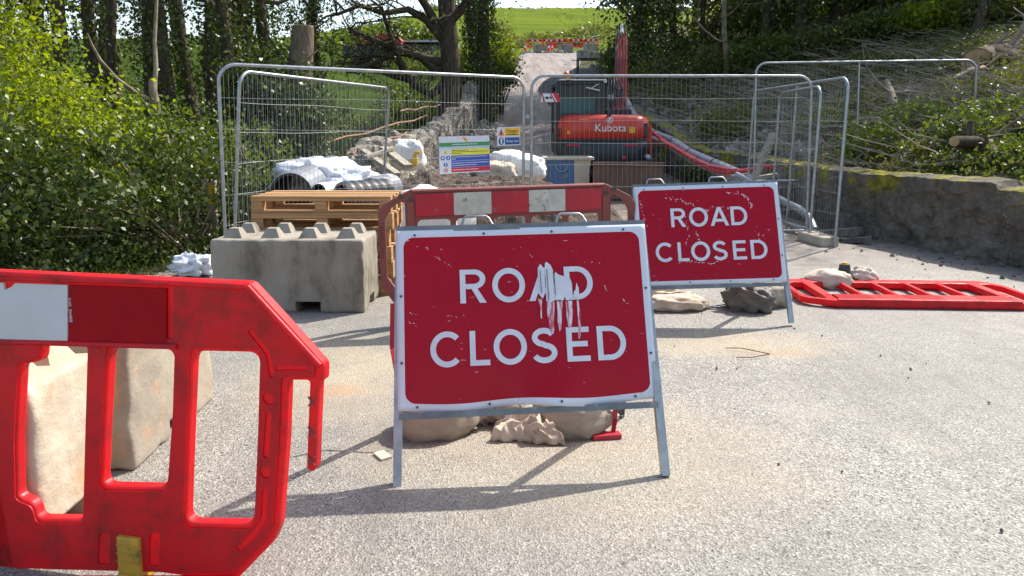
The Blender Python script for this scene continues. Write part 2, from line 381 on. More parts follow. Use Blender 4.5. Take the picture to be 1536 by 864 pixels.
def stone_mat(name, c1, c2, mort, moss=0, sc_=5):
    m, t, b = new_mat(name); co = coords(t, 'Object', (1, 1, 1.5))
    w_ = t.nodes.new('ShaderNodeTexNoise'); w_.inputs['Scale'].default_value = 3; t.links.new(co, w_.inputs['Vector'])
    wc = t.nodes.new('ShaderNodeMix'); wc.data_type = 'VECTOR'; wc.inputs[0].default_value = .12
    t.links.new(co, wc.inputs[4]); t.links.new(w_.outputs['Color'], wc.inputs[5]); cw = wc.outputs[1]
    v = t.nodes.new('ShaderNodeTexVoronoi'); v.inputs['Scale'].default_value = sc_; t.links.new(cw, v.inputs['Vector'])
    v2 = t.nodes.new('ShaderNodeTexVoronoi'); v2.feature = 'DISTANCE_TO_EDGE'; v2.inputs['Scale'].default_value = sc_; t.links.new(cw, v2.inputs['Vector'])
    s = t.nodes.new('ShaderNodeSeparateColor'); t.links.new(v.outputs['Color'], s.inputs[0])
    fac = s.outputs[0] if not moss else ramp(t, math_(t, 'MULTIPLY_ADD', s.outputs[0], .12, noi(t, coords(t, 'Object', (1, 1, .7)), 3.2, 9, .82)), .42, .70)
    col = mixc(t, fac, c1, c2)
    f = noi(t, co, 14, 8, .75); col = mixc(t, ramp(t, f, .3, .7), mixc(t, 1, col, (.6, .6, .6), 'MULTIPLY'), col)
    e = ramp(t, math_(t, 'ADD', v2.outputs['Distance'], math_(t, 'MULTIPLY', f, .05)), .02, .07)
    col = mixc(t, e if not moss else math_(t, 'MULTIPLY_ADD', e, .35, .65), mort, col)
    col = mixc(t, math_(t, 'MULTIPLY', ramp(t, noi(t, co, 2, 8, .8), .6, .66), .7), col, tuple(min(.6, x*1.7) for x in c1))
    if moss:
        g = t.nodes.new('ShaderNodeNewGeometry'); sx = t.nodes.new('ShaderNodeSeparateXYZ'); t.links.new(g.outputs['Normal'], sx.inputs[0])
        p = t.nodes.new('ShaderNodeSeparateXYZ'); t.links.new(coords(t), p.inputs[0])
        n2 = noi(t, coords(t), 1.3, 5, .65)
        top = math_(t, 'MULTIPLY', math_(t, 'MULTIPLY', ramp(t, sx.outputs[2], .25, .6), ramp(t, p.outputs[2], .70, .80)), ramp(t, n2, .44, .54))
        drip = math_(t, 'MULTIPLY', ramp(t, math_(t, 'ADD', p.outputs[2], math_(t, 'MULTIPLY', noi(t, coords(t), 3, 4), .5)), .82, 1.0), ramp(t, n2, .5, .56))
        mf = math_(t, 'MAXIMUM', top, drip)
        col = mixc(t, mf, col, mixc(t, ramp(t, noi(t, coords(t), 9, 4), .4, .6), (.36, .31, .03), (.17, .17, .025)))
    t.links.new(col, b.inputs['Base Color']); b.inputs['Roughness'].default_value = .9; b.inputs['Specular IOR Level'].default_value = .2
    bump(t, b, math_(t, 'ADD', math_(t, 'MULTIPLY', e, .15 if moss else 1), math_(t, 'MULTIPLY', math_(t, 'ADD', f, noi(t, co, 4, 8, .8)), .9)), 1, .04)
    return m
M_wallR = stone_mat('old_rendered_stone', (.30, .255, .20), (.14, .12, .095), (.12, .10, .08), 1, 8)
M_wallL = stone_mat('pale_rubble_stone', (.56, .50, .41), (.36, .31, .25), (.20, .17, .14), 0, 4.0)

# ------------------------------------------------------------------ terrain
PZ = ([-40, 13, 17, 22, 30, 43, 60, 85, 120, 250, 420, 900], [0, 0, .08, .65, 1.95, 4.1, 6.9, 10.1, 15.4, 41, 64, 70])
XL = ([-40, 3, 6, 8, 12, 17, 27, 43, 85], [-9, -6.5, -4.3, -3.3, -2.5, -2.2, -1.2, -.3, 1.3])
XR = ([-40, 0, 5, 7.5, 10.5, 14, 17, 22, 30, 43, 60, 86], [9, 7.6, 6.1, 5.3, 4.55, 4.6, 4.2, 3.6, 3.3, 3.7, 5.5, 10])
def prof(y): return np.interp(y, *PZ)
def sstep(a, b, x):
    t = np.clip((x-a)/(b-a), 0, 1); return t*t*(3-2*t)
def ground_z(x, y):
    x = np.asarray(x, float); y = np.asarray(y, float)
    z = prof(y)
    l = np.interp(y, *XL); r = np.interp(y, *XR)
    dr = np.maximum(x-r-.35, 0)
    damp = 1-sstep(70, 120, y)
    bank = (.62*sstep(0, .15, dr)*sstep(4, 8, y)*(1-sstep(30, 45, y)) + 9*(1-np.exp(-dr*.048)))*sstep(2, 9, y)*damp
    z = z + bank
    dl = np.maximum(l-x, 0)
    z = z - .9*sstep(.2, 3.0, dl)*sstep(12, 15, y)*(1-sstep(24, 34, y)) + .02*dl*(y < 12)
    z = z + (sstep(3, 14, dl)*1.6)*sstep(15, 24, y)*(1-sstep(60, 90, y))
    # the hill falls away to the left and the right of the field
    z = z - sstep(120, 300, y)*sstep(-15, -95, x)*12
    z = z - sstep(0, -110, x)*sstep(60, 120, y)*6
    inside = (x > l) & (x < r)
    n = .12*np.sin(x*1.7+np.sin(y*.9)*2)*np.sin(y*1.3+1.1*np.sin(x*.8)) + .05*np.sin(x*5.1+y*3.3)
    z = z + np.where(inside, -.03, n*np.clip(np.maximum(l-x, x-r)*.6, 0, 1)*(1+sstep(80, 150, y)*2))
    return z
def gz(x, y): return float(ground_z(x, y))
def axis(segs):
    out = []
    for a, b, st in segs: out += list(np.arange(a, b, st))
    out.append(segs[-1][1]); return np.array(out)
xs = axis([(-420, -100, 20), (-100, -30, 4), (-30, -12, 1), (-12, 16, .25), (16, 40, 1), (40, 120, 5), (120, 420, 25)])
ys = axis([(-40, -4, 3), (-4, 30, .25), (30, 90, 1), (90, 300, 5), (300, 900, 30)])
X, Y = np.meshgrid(xs, ys); Z = ground_z(X, Y)
nx, ny = len(xs), len(ys)
idx = np.arange(nx*ny).reshape(ny, nx)
F = np.stack([idx[:-1, :-1], idx[:-1, 1:], idx[1:, 1:], idx[1:, :-1]], -1).reshape(-1, 4)
g = link('ground', np_mesh('ground', np.stack([X, Y, Z], -1).reshape(-1, 3), F, M_ground, True)); tag(g, kind='structure')
# road sheet between its two edges, a little uneven
rys = axis([(-38, 0, 2), (0, 26, .25), (26, 86, 1)]); nu = 41
RV = []
for y in rys:
    l, r = np.interp(y, *XL), np.interp(y, *XR)
    for u in np.linspace(0, 1, nu):
        x = l+(r-l)*u
        zz = prof(y) + .012*math.sin(x*1.1+y*.7)*math.sin(y*.5) + (.05*noise.noise((x*.8, y*.35, 3)) if y > 12 else 0)
        RV.append((x, y, zz))
idx = np.arange(len(rys)*nu).reshape(len(rys), nu)
F = np.stack([idx[:-1, :-1], idx[:-1, 1:], idx[1:, 1:], idx[1:, :-1]], -1).reshape(-1, 4)
rd = link('road', np_mesh('road', RV, F, M_road, True)); tag(rd, kind='structure')

# ------------------------------------------------------------------ vegetation helpers
def leaf_mesh(name, P, size, mat, up=.3, asp=.6, face=None, jit=.35):
    """folded diamond leaves at points P"""
    n = len(P); P = np.asarray(P)
    d = rs.normal(size=(n, 3)); d[:, 2] += up; d /= np.linalg.norm(d, axis=1)[:, None]; jit = .55
    e = rs.normal(size=(n, 3)); e -= d*(e*d).sum(1)[:, None]; e /= np.linalg.norm(e, axis=1)[:, None]
    s = size*(1+jit*rs.uniform(-1, 1, n))[:, None]
    nn = np.cross(d, e)
    V = np.stack([P-d*s*.5, P+e*s*asp*.5+nn*s*.12, P+d*s*.5, P-e*s*asp*.5+nn*s*.12], 1).reshape(-1, 3)
    F = np.arange(n*4).reshape(n, 4)
    return np_mesh(name, V, F, mat)
def clumps(c, r, ncl, per, cs, shell=.55, flatb=True):
    """leaf points in clumps spread through an ellipsoid's outer volume"""
    c = np.array(c); r = np.array(r)
    d = rs.normal(size=(ncl, 3)); d /= np.linalg.norm(d, axis=1)[:, None]
    rad = (shell+(1-shell)*rs.uniform(0, 1, ncl)**.6)*(.82+.3*rs.uniform(size=ncl))
    cc = c+d*r*rad[:, None]
    w_ = rs.uniform(.5, 1.5, ncl)*cs
    P = cc[:, None, :]+rs.normal(size=(ncl, per, 3))*w_[:, None, None]*np.array([1, 1, .7])
    return P.reshape(-1, 3), cc
def scatter_on_ground(x0, x1, y0, y1, n, hmax, mask=None):
    x = rs.uniform(x0, x1, n); y = rs.uniform(y0, y1, n)
    if mask is not None:
        k = mask(x, y); x, y = x[k], y[k]
    z = ground_z(x, y)+rs.uniform(0, 1, len(x))**1.5*hmax
    return np.stack([x, y, z], 1)
def branchy(mb, p, d, L, r, depth, tips, spread=.6, up=.15, n=5, kids=3, wig=.18):
    p = Vector(p); d = Vector(d).normalized(); pts = [p.copy()]; rr = [r]; k = 5
    for i in range(k):
        d = (d+Vector((random.gauss(0, wig), random.gauss(0, wig), random.gauss(0, wig)+up*.3))).normalized()
        p = p+d*L/k; pts.append(p.copy()); rr.append(r*(1-.55*(i+1)/k))
    mb.tube(pts, rr, n, caps=False)
    if depth == 0:
        tips += [pts[2], pts[4], pts[5]]; return
    for j in range(kids):
        q = random.choice(pts[2:]); a = Vector((random.gauss(0, 1), random.gauss(0, 1), random.gauss(0, .6)))
        nd_ = (d+a.normalized()*spread+Vector((0, 0, up))).normalized()
        branchy(mb, q, nd_, L*random.uniform(.55, .75), rr[3]*.7, depth-1, tips, spread, up, max(3, n-1), kids, wig)
    tips.append(pts[-1])
def tree(name, x, y, h, r, label, cat, bark, leaf, group=None, lean=(0, 0), crown=None, ivy=0, ivymat=None, depth=2, limbs=6, leafsize=.10, per=22, cl=.3, first=.35, low=None, pts=None, spread=.7, ivyh=1.0):
    z = gz(x, y)-.1
    t = thing(name, (x, y, z), label, cat, group)
    tb = MB(); k = 9
    path = pts or [(lean[0]*h*i/k+.06*h*.1*math.sin(i*1.7+x), lean[1]*h*i/k+.05*h*.1*math.cos(i*2.1+y), h*i/k) for i in range(k+1)]
    m = len(path)
    rad = [r*(1.35 if i == 0 else 1)*(1-.62*i/(m-1)) for i in range(m)]
    tb.tube(path, rad, 12)
    tips = []
    for i in range(limbs):
        f = first+(1-first)*(i+.5)/limbs; j = min(int(f*(m-1)), m-2)
        p = Vector(path[j]).lerp(Vector(path[j+1]), f*(m-1)-j); a = random.uniform(0, 6.28)
        branchy(tb, p, (math.cos(a), math.sin(a), random.uniform(.1, .7)), h*random.uniform(.22, .34), r*.36*(1.2-f*.6), depth, tips, spread)
    tb.build('trunk', bark, t)
    if crown != 0 and tips:
        T = np.array([tuple(q) for q in tips]); 
        P = (T[:, None, :]+rs.normal(size=(len(T), per, 3))*cl).reshape(-1, 3)
        link('crown', leaf_mesh('crown', P, leafsize, leaf), t)
    if ivy:
        f = rs.uniform(0.0, ivyh, ivy); j = np.minimum((f*(m-1)).astype(int), m-2); A = np.array(path)
        fr = (f*(m-1)-j)[:, None]; c = A[j]*(1-fr)+A[j+1]*fr
        ang = rs.uniform(0, 6.28, ivy); lump = 1+.8*np.sin(f*23+x*3)*np.sin(ang*2+f*9+y)
        q = (r*.8+.09+np.abs(rs.normal(0, .13, ivy))*lump)*(1.15-.4*f)
        q = np.where(np.sin(f*31+x*5)+np.sin(ang*1.0+f*7) < -.9, r*.9, q)
        P = c+np.stack([np.cos(ang)*q, np.sin(ang)*q, rs.normal(0, .05, ivy)], 1)
        link('ivy', leaf_mesh('ivy', P, leafsize*.9, ivymat or M_leafdark), t)
    return t
def bush(name, blobs, label, cat, leaf, size, per, ncl, cs, group=None, stems=8, stemmat=None, kind=None):
    x, y = blobs[0][0][0], blobs[0][0][1]; z = gz(x, y)
    t = thing(name, (x, y, z), label, cat, group)
    P = []; CC = []
    tot = sum(b[1][0]*b[1][1]*b[1][2] for b in blobs)
    for c, r in blobs:
        n = max(6, int(ncl*r[0]*r[1]*r[2]/tot)); p, cc = clumps((c[0]-x, c[1]-y, c[2]-z), r, n, per, cs); P.append(p); CC.append(cc)
    P = np.concatenate(P); CC = np.concatenate(CC)
    P = P[P[:, 2] > -.15]
    link('foliage', leaf_mesh('foliage', P, size, leaf), t)
    sb = MB()
    for i in range(stems):
        a = (random.uniform(-.25, .25)*blobs[0][1][0], random.uniform(-.25, .25)*blobs[0][1][1], -.05)
        for q in CC[rs.randint(0, len(CC), 5)]:
            mid = Vector(a).lerp(Vector(q), .5)+Vector((random.gauss(0, .1), random.gauss(0, .1), .15))
            sb.tube([a, mid, q], [.018, .011, .004], 4, caps=False)
    sb.build('stems', stemmat or M_bark, t)
    return t

# ------------------------------------------------------------------ measuring aid: a picture point at a known world depth
def ray(px, py):
    u, v = (px-768)/FPX, (py-YA)/FPX
    return Vector((u, math.cos(PITCH)-v*math.sin(PITCH), -math.sin(PITCH)-v*math.cos(PITCH)))
def at(px, py, Yd):
    r = ray(px, py); return Vector((0, 0, CAMH)) + r*(Yd/r.y)
def atz(px, py, z=0.0):
    r = ray(px, py); return Vector((0, 0, CAMH)) + r*((z-CAMH)/r.z)

# ------------------------------------------------------------------ stone walls
def wall(name, line, thick, zb, topf, mat, label, step=.12, rough=.05, seed=0):
    """wall along a polyline; topf(s, y) gives top height"""
    P = [Vector(p) for p in line]; pts = []
    for a, b in zip(P[:-1], P[1:]):
        n = max(1, int((b-a).length/step))
        pts += [a.lerp(b, i/n) for i in range(n)]
    pts.append(P[-1]); V = []; m = len(pts); nz = 16; na = 3
    prof_ = []
    for i, p in enumerate(pts):
        t = (pts[min(i+1, m-1)]-pts[max(i-1, 0)]).normalized(); nrm = Vector((t.y, -t.x))
        z0 = zb(p.x, p.y); z1 = topf(i/(m-1), p.x, p.y)
        row = []
        for k in range(nz+1): row.append((-thick/2*(1.1-.15*k/nz), z0+(z1-z0)*k/nz))
        for k in range(1, na+1): row.append((-thick/2+thick*k/(na+1), z1+.03))
        for k in range(nz, -1, -1): row.append((thick/2*(1.1-.15*k/nz), z0+(z1-z0)*k/nz))
        for o_, z in row:
            q = Vector((p.x+nrm.x*o_, p.y+nrm.y*o_, z)); k_top = name == 'parapet_wall' and z > z1-.02
            d = noise.noise_vector(q*3.1+Vector((seed, 0, 0)))*rough*.7+noise.noise_vector(q*9)*rough*.6; d.z *= .35 if k_top else 1
            V.append(q+d)
    w_ = len(row); F = []
    for i in range(m-1):
        for k in range(w_-1): F.append((i*w_+k, i*w_+k+1, (i+1)*w_+k+1, (i+1)*w_+k))
    root = V[len(V)//2].copy(); root.z = 0
    mb = MB(); mb.add([v-Vector((root.x, root.y, 0)) for v in V], [f[::-1] for f in F], None, False)
    mb.add([v-Vector((root.x, root.y, 0)) for v in V[:w_]], [tuple(range(w_))]); mb.add([v-Vector((root.x, root.y, 0)) for v in V[-w_:]], [tuple(range(w_))[::-1]])
    o = mb.build(name, mat); o.location = (root.x, root.y, 0)
    return tag(o, label, 'wall')
wall('parapet_wall', [(7.6, 2.5), (6.35, 5.0), (5.55, 7.5), (4.78, 10.5), (4.95, 13), (4.9, 15), (4.45, 17.5), (3.9, 22), (3.6, 27)], .42,
     lambda x, y: float(prof(y))-.15, lambda s, x, y: float(prof(y))+(.80 if y < 8 else .86)+.008*math.sin(x*9+y*5)+(.35*sstep(17, 22, y) if y > 17 else 0),
     M_wallR, 'old dark stone parapet wall with yellow moss on its top beside the road', .055, .085)
def ltop(s, x, y):
    b = noise.noise((y*2.3, x, 5))*.18+noise.noise((y*7, x, 9))*.10
    return float(prof(y))+ (1.15 if y > 13.5 else .75+.3*(y-12)) + b + (.35 if y > 26.6 else 0)
wall('rubble_parapet', [(-2.62, 11.9), (-2.45, 14), (-2.2, 17), (-1.85, 22), (-1.42, 27.6)], .5, lambda x, y: float(prof(y))-1.0, ltop,
     M_wallL, 'half broken pale rubble stone wall climbing the left side of the track', .09, .11, 7)

def rock_pts(r, jit=.3):
    bm = bmesh.new(); bmesh.ops.create_icosphere(bm, subdivisions=1, radius=1)
    s = Vector((random.uniform(.7, 1.3), random.uniform(.6, 1), random.uniform(.4, .8)))*r
    for v in bm.verts:
        v.co *= 1+random.uniform(-jit, jit); v.co = Vector((v.co.x*s.x, v.co.y*s.y, v.co.z*s.z))
    return bm
def rocks(name, pts, r0, r1, mat, label, cat, kind='stuff'):
    mb = MB()
    for p in pts:
        M = Matrix.Translation(p) @ Euler((random.uniform(0, 6), random.uniform(0, 6), random.uniform(0, 6))).to_matrix().to_4x4()
        mb.bm(rock_pts(r0+(r1-r0)*random.random()**2.2), M)
    o = mb.build(name, mat); return tag(o, label, cat, kind=kind)
def gp(x, y, dz=0): return Vector((x, y, (float(prof(y)) if np.interp(y, *XL) < x < np.interp(y, *XR) else gz(x, y))+dz))
pts = []
for i in range(620):
    y = random.uniform(12.6, 27); l = np.interp(y, *XL)
    d = abs(random.gauss(0, .45)); x = l+.25+d
    pts.append(gp(x, y, max(0, .38-.5*d)*random.random()+.02))
rocks('stone_rubble', pts, .04, .20, M_rubble, 'loose broken stones heaped against the foot of the pale rubble wall', 'rubble')
pts = []
for i in range(420):
    y = random.uniform(14, 26); x = np.interp(y, *XR)+.25+abs(random.gauss(.6, .7)); pts.append(gp(x, y, .03))
rocks('bank_stones', pts, .04, .22, M_rubble, 'pale stones and chippings spilled along the lip of the cut bank', 'rubble')
pts = [gp(random.uniform(-3, 6.5), random.uniform(1.9, 9)**1.0, .002) for i in range(330)]
rocks('road_grit', pts, .003, .011, M_gravel, 'scattered dark grit on the worn asphalt', 'grit')
pts = []
for i in range(260):
    y = random.uniform(5.5, 11); x = np.interp(y, *XR)-.05-abs(random.gauss(0, .45)); pts.append(gp(x, y, .008))
rocks('wall_debris', pts, .008, .045, M_gravel, 'small stones and dirt lying along the foot of the mossy wall', 'debris')

# ------------------------------------------------------------------ lettering drawn as outlines, cap height 1
def glyph(ch):
    s = .165
    if ch == 'O': return [arc(.49, .5, .49, .515, 0, 354, 47), arc(.49, .5, .49-s, .515-s, 0, 354, 47)]
    if ch == 'C':
        return [arc(.49, .5, .49, .515, 44, 316, 34)+arc(.49, .5, .49-s, .515-s, 316, 44, 34)]
    if ch == 'L': return [[(0, 0), (0, 1), (s, 1), (s, s*.95), (.58, s*.95), (.58, 0)]]
    if ch == 'E': return [[(0, 0), (0, 1), (.68, 1), (.68, 1-s*.95), (s, 1-s*.95), (s, .585), (.63, .585), (.63, .585-s*.95), (s, .585-s*.95), (s, s*.95), (.69, s*.95), (.69, 0)]]
    if ch == 'D': return [[(0, 0), (0, 1)]+arc(.38, .5, .48, .5, 90, -90, 20), [(s, s*.95), (s, 1-s*.95)]+arc(.38, .5, .48-s, .5-s*.95, 90, -90, 20)]
    if ch == 'A': return [[(0, 0), (.39, 1), (.57, 1), (.96, 0), (.78, 0), (.70, .215), (.26, .215), (.18, 0)], [(.32, .365), (.64, .365), (.48, .79)]]
    if ch == 'R': return [[(0, 0), (0, 1)]+arc(.43, .71, .33, .29, 90, -75, 16)+[(.78, 0), (.58, 0), (.34, .42), (s, .42), (s, 0)],
                          [(s, .57), (s, .855)]+arc(.41, .7125, .185, .1425, 90, -90, 12)]
    if ch == 'S':
        c = [(x, y) for x, y in arc(.38, .735, .27, .195, 22, 262, 18)]+[(x, y) for x, y in arc(.38, .285, .30, .215, 82, -158, 18)]
        o1, o2 = [], []
        for i, p in enumerate(c):
            a, b = Vector(c[max(i-1, 0)]), Vector(c[min(i+1, len(c)-1)]); t = (b-a).normalized(); n = Vector((-t.y, t.x))*s/2
            o1.append((p[0]+n.x, p[1]+n.y)); o2.append((p[0]-n.x, p[1]-n.y))
        return [o1+o2[::-1]]
WORDS = [('ROAD', [0, .96, 2.05, 3.13], -.28, .058), ('CLOSED', [0, 1.15, 1.84, 2.95, 4.0, 4.92], -.412, -.205)]
def sign_face_mat(name, seed, wear):
    m, t, b = new_mat(name)
    uv = t.nodes.new('ShaderNodeUVMap'); uv.uv_map = 'metres'; sp = t.nodes.new('ShaderNodeSeparateXYZ'); t.links.new(uv.outputs[0], sp.inputs[0])
    rr = .045
    ax = math_(t, 'MAXIMUM', math_(t, 'SUBTRACT', math_(t, 'ABSOLUTE', sp.outputs[0]), .519-rr), 0)
    ay = math_(t, 'MAXIMUM', math_(t, 'SUBTRACT', math_(t, 'ABSOLUTE', sp.outputs[1]), .351-rr), 0)
    d = math_(t, 'SQRT', math_(t, 'ADD', math_(t, 'MULTIPLY', ax, ax), math_(t, 'MULTIPLY', ay, ay)))
    inside = math_(t, 'LESS_THAN', d, rr)
    mp = t.nodes.new('ShaderNodeMapping'); mp.inputs['Location'].default_value = (seed, seed*2.3, 0); t.links.new(uv.outputs[0], mp.inputs[0]); co = mp.outputs[0]
    red = mixc(t, noi(t, co, 3, 4), (.40, .0, .012), (.34, .0, .014))
    b.inputs['Specular IOR Level'].default_value = .22
    # scuffs: chips where a fine noise peaks inside worn areas
    area = ramp(t, noi(t, co, 2.6, 2), *wear)
    if wear[0] < .5: area = math_(t, 'MULTIPLY', area, ramp(t, math_(t, 'ABSOLUTE', math_(t, 'SUBTRACT', sp.outputs[1], math_(t, 'MULTIPLY_ADD', noi(t, co, 3, 2), .5, .02))), .16, .03))
    chip = ramp(t, math_(t, 'MULTIPLY', noi(t, co, 34, 5, .65, .8), area), .60, .62)
    mp2 = t.nodes.new('ShaderNodeMapping'); mp2.inputs['Scale'].default_value = (5, 22, 1); mp2.inputs['Rotation'].default_value = (0, 0, .25); t.links.new(co, mp2.inputs[0])
    scr = math_(t, 'MULTIPLY', ramp(t, noi(t, mp2.outputs[0], 4, 3, .5), .70, .715), ramp(t, noi(t, co, 4, 3), .5, .56))
    wearm = math_(t, 'MAXIMUM', chip, math_(t, 'MULTIPLY', scr, .75))
    red = mixc(t, wearm, red, (.72, .60, .60))
    white = mixc(t, ramp(t, noi(t, co, 16, 6, .7), .58, .72), (.62, .65, .70), (.50, .51, .52))
    t.links.new(mixc(t, inside, white, red), b.inputs['Base Color'])
    t.links.new(math_(t, 'MULTIPLY_ADD', noi(t, co, 5, 4), .2, .16), b.inputs['Roughness'])
    return m
def road_sign(x, y, yaw, lean, roll, seed, wear, bent, label, handles=(-.2, .22)):
    root = thing('road_closed_sign', (x, y, 0), label, 'road sign', 'road closed signs on folding steel frames', yaw)
    root.rotation_euler = (0, roll, yaw)
    ca, sa = math.cos(lean), math.sin(lean)
    bot, H, Wd = .305, .765, 1.10        # lower edge of the plate along the slope
    FR = Matrix(((1,0,0,0),(0,-sa*0+1,0,0),(0,0,1,0),(0,0,0,1)))
    def S(u, wv, n=0):                  # slope coords: across, up the slope, out toward the viewer
        return Vector((u, wv*sa - n*ca, wv*ca + n*sa))
    def dent(u, wv):                    # how the lower edge of the plate is bent out
        if not bent: return .002*math.sin(u*5)
        e = max(0, 1-(wv-bot)/.22)**2
        return e*(.018*math.sin(u*9+.7)+.012*math.sin(u*17))+.003*math.sin(u*4+wv*5)
    def droop(u, wv):
        if not bent: return 0
        e = max(0, 1-(wv-bot)/.16)**2
        return e*.010*math.sin(u*11+1.9)
    V = []; UV = []; nu_, nw = 60, 36
    for j in range(nw+1):
        for i in range(nu_+1):
            u = -Wd/2+Wd*i/nu_; wv = bot+H*j/nw
            V.append(S(u, wv+droop(u, wv), .0165+dent(u, wv))); UV.append((u, wv-bot-H/2))
    mb = MB(); F = [(j*(nu_+1)+i, j*(nu_+1)+i+1, (j+1)*(nu_+1)+i+1, (j+1)*(nu_+1)+i) for j in range(nw) for i in range(nu_)]
    mb.add(V, F, None, True)
    o = mb.build('sign_plate', sign_face_mat('sign_face_'+str(seed), seed, wear), root)
    uvl = o.data.uv_layers.new(name='metres')
    for lp in o.data.loops: uvl.data[lp.index].uv = UV[lp.vertex_index]
    sol = o.modifiers.new('t', 'SOLIDIFY'); sol.thickness = .003; sol.offset = -1
    def put(me, ox, oz, s_, nm, mat, lift=.0195):
        q = MB(); vv = []
        for v in me.vertices:
            u, wv = ox+v.co.x*s_, bot+H/2+oz+v.co.y*s_
            vv.append(S(u, wv+droop(u, wv), lift+dent(u, wv)+(.0006 if v.co.z > 0 else -.0012)))
        q.add(vv, [tuple(p.vertices) for p in me.polygons]); return q.build(nm, mat, root)
    for word, xsz, ox, oz in WORDS:
        for ch, gx in zip(word, xsz):
            me = curve_mesh([glyph(ch)[0]]+glyph(ch)[1:], .02)
            o = put(me, ox+gx*.145, oz, .145, 'letter', M_white); 
    if bent:   # vinyl scraped down over the A and the D
        PX = 1/349.; cx, cy = 786, 478
        strips = [[(806,446),(807,408),(811,402),(814,405),(817,420),(817,446),(812,455)], [(817.6,459),(818.3,401),(821,399),(827,404),(830,412),(830.5,458),(824,461)],
                  [(832,458),(832,418),(834,415),(838,419),(841,420),(850,423),(856,426),(858,434),(858,455),(856,457),(850,459),(846,453),(843,459),(838,457)],
                  [(860,455),(860,446),(863,443),(865,432),(868,441),(868,453),(866,459),(863,456)]]
        tails = [[(818,461),(829.5,460),(829,472),(827,490),(827,503),(823,508),(820,500),(818,480)], [(833,460),(842,459),(841,474),(839,490),(838,500),(835,505),(833,488),(834,474)], [(847,460),(857,459),(857,474),(855,490),(853,499),(848,500),(847,480)],
                 [(864,459),(867,459),(868,478),(868,497),(866,515),(863,517),(864,490)], [(804,453),(811,456),(810,472),(809.5,485),(808,484),(807,466)]]
        for k, sp_ in enumerate(tails):
            put(curve_mesh([[((a-cx)*PX, (cy-b_)*PX) for a, b_ in sp_]], .02), 0, 0, 1, 'vinyl_smear', M_smear, .0203)
        for k, sp_ in enumerate(strips):
            lp = [((a-cx)*PX, (cy-b_)*PX) for a, b_ in sp_]
            put(curve_mesh([lp], .02), 0, 0, 1, 'scraped_vinyl', M_white, .0208+.0004*k)
        q = MB()
        for a, b_, c_ in ((820.5, 410, 458), (810, 412, 446), (831, 412, 450)):
            u = (a-cx)*PX; q.bar(S(u, bot+H/2+(cy-b_)*PX, .0235), S(u+.002, bot+H/2+(cy-c_)*PX, .0235), .0028, .001)
        q.build('torn_edge', M_bolt, root)
    # knocked off paint
    def chips(k, L_, n, sz, sc_, c0):
        q = MB(); rnd = random.Random(k)
        for i in range(n):
            f = rnd.random()*(len(L_)-1); j = int(f); a_, b2 = L_[j], L_[min(j+1, len(L_)-1)]; f -= j
            x_ = a_[0]+(b2[0]-a_[0])*f+rnd.gauss(0, 1.1); y_ = a_[1]+(b2[1]-a_[1])*f+rnd.gauss(0, 1.1)
            u, wv = (x_-c0[0])/sc_, bot+H/2+(c0[1]-y_)/sc_; s_ = sz*rnd.uniform(.4, 1.5); an = math.atan2(-(b2[1]-a_[1]), b2[0]-a_[0])+rnd.gauss(0, .5)
            P_ = [(u+math.cos(g_+an*0)*s_*r1*math.cos(an)-math.sin(g_)*s_*.35*r1*math.sin(an), wv+math.cos(g_)*s_*r1*math.sin(an)+math.sin(g_)*s_*.35*r1*math.cos(an)) for g_, r1 in ((0, 1), (1, .8), (2, 1.1), (3.1, .9), (4, .7), (5.2, 1.1))]
            q.add([S(a1, b1+droop(a1, b1), .0176+dent(a1, b1)) for a1, b1 in P_], [(0, 1, 2, 3, 4, 5)])
        q.build('chipped_paint', M_chip, root)
    if bent:
        for k, (L_, n) in enumerate((([(618, 372), (644, 372)], 5), ([(654, 386), (676, 402)], 14), ([(660, 366), (664, 380)], 3), ([(796, 386), (801, 390)], 4), ([(612, 470), (622, 471)], 6), ([(614, 484), (622, 488)], 5), ([(665, 478), (700, 477)], 5), ([(908, 438), (910, 446)], 8), ([(935, 460), (940, 466)], 4), ([(880, 400), (905, 402)], 3), ([(775, 378), (790, 372)], 3))): chips(k, L_, n, .0035, 349, (786, 478))
    else:
        for k, (L_, n) in enumerate((([(1003, 298), (1024, 302), (1048, 313), (1062, 322)], 34), ([(1098, 294), (1116, 296), (1129, 303), (1133, 318)], 40), ([(1060, 323), (1076, 314), (1094, 318), (1110, 316)], 30), ([(962, 298), (967, 320), (972, 345), (976, 380)], 14), ([(1030, 330), (1034, 350), (1028, 375)], 12), ([(1008, 400), (1040, 398), (1066, 402), (1082, 396)], 30), ([(1136, 345), (1140, 368)], 8), ([(1070, 378), (1085, 384)], 8), ([(1045, 352), (1052, 372)], 8))): chips(50+k, L_, n, .0065, 200, (1065, 356))
    # frame angle round the plate
    e = .014; top = bot+H; fr = MB()
    fr.bar(S(-Wd/2-.002, top+.007, .002), S(Wd/2+.002, top+.007, .002), .026, .024, None, S(0, 0, 1)-S(0, 0, 0))
    fr.build('top_rail', M_signgrey, root); fr = MB()
    fr.bar(S(-Wd/2+.004, bot-.016, .004), S(Wd/2-.004, bot-.016, .004), .026, .026, None, S(0, 0, 1)-S(0, 0, 0))
    fr.build('bottom_rail', M_signgrey, root)
    for sx in (-1, 1):
        lg = MB(); u = sx*(Wd/2-.014)
        lg.bar(S(u+sx*.020, 0, -.004), S(u, top-.01, -.004), .034, .034, None, S(0, 0, 1)-S(0, 0, 0))
        lg.build('leg', M_galv, root)
    # rear frame, hinged at the top, feet behind
    hinge = S(0, top-.02, -.03); foot_y = hinge.y+.30
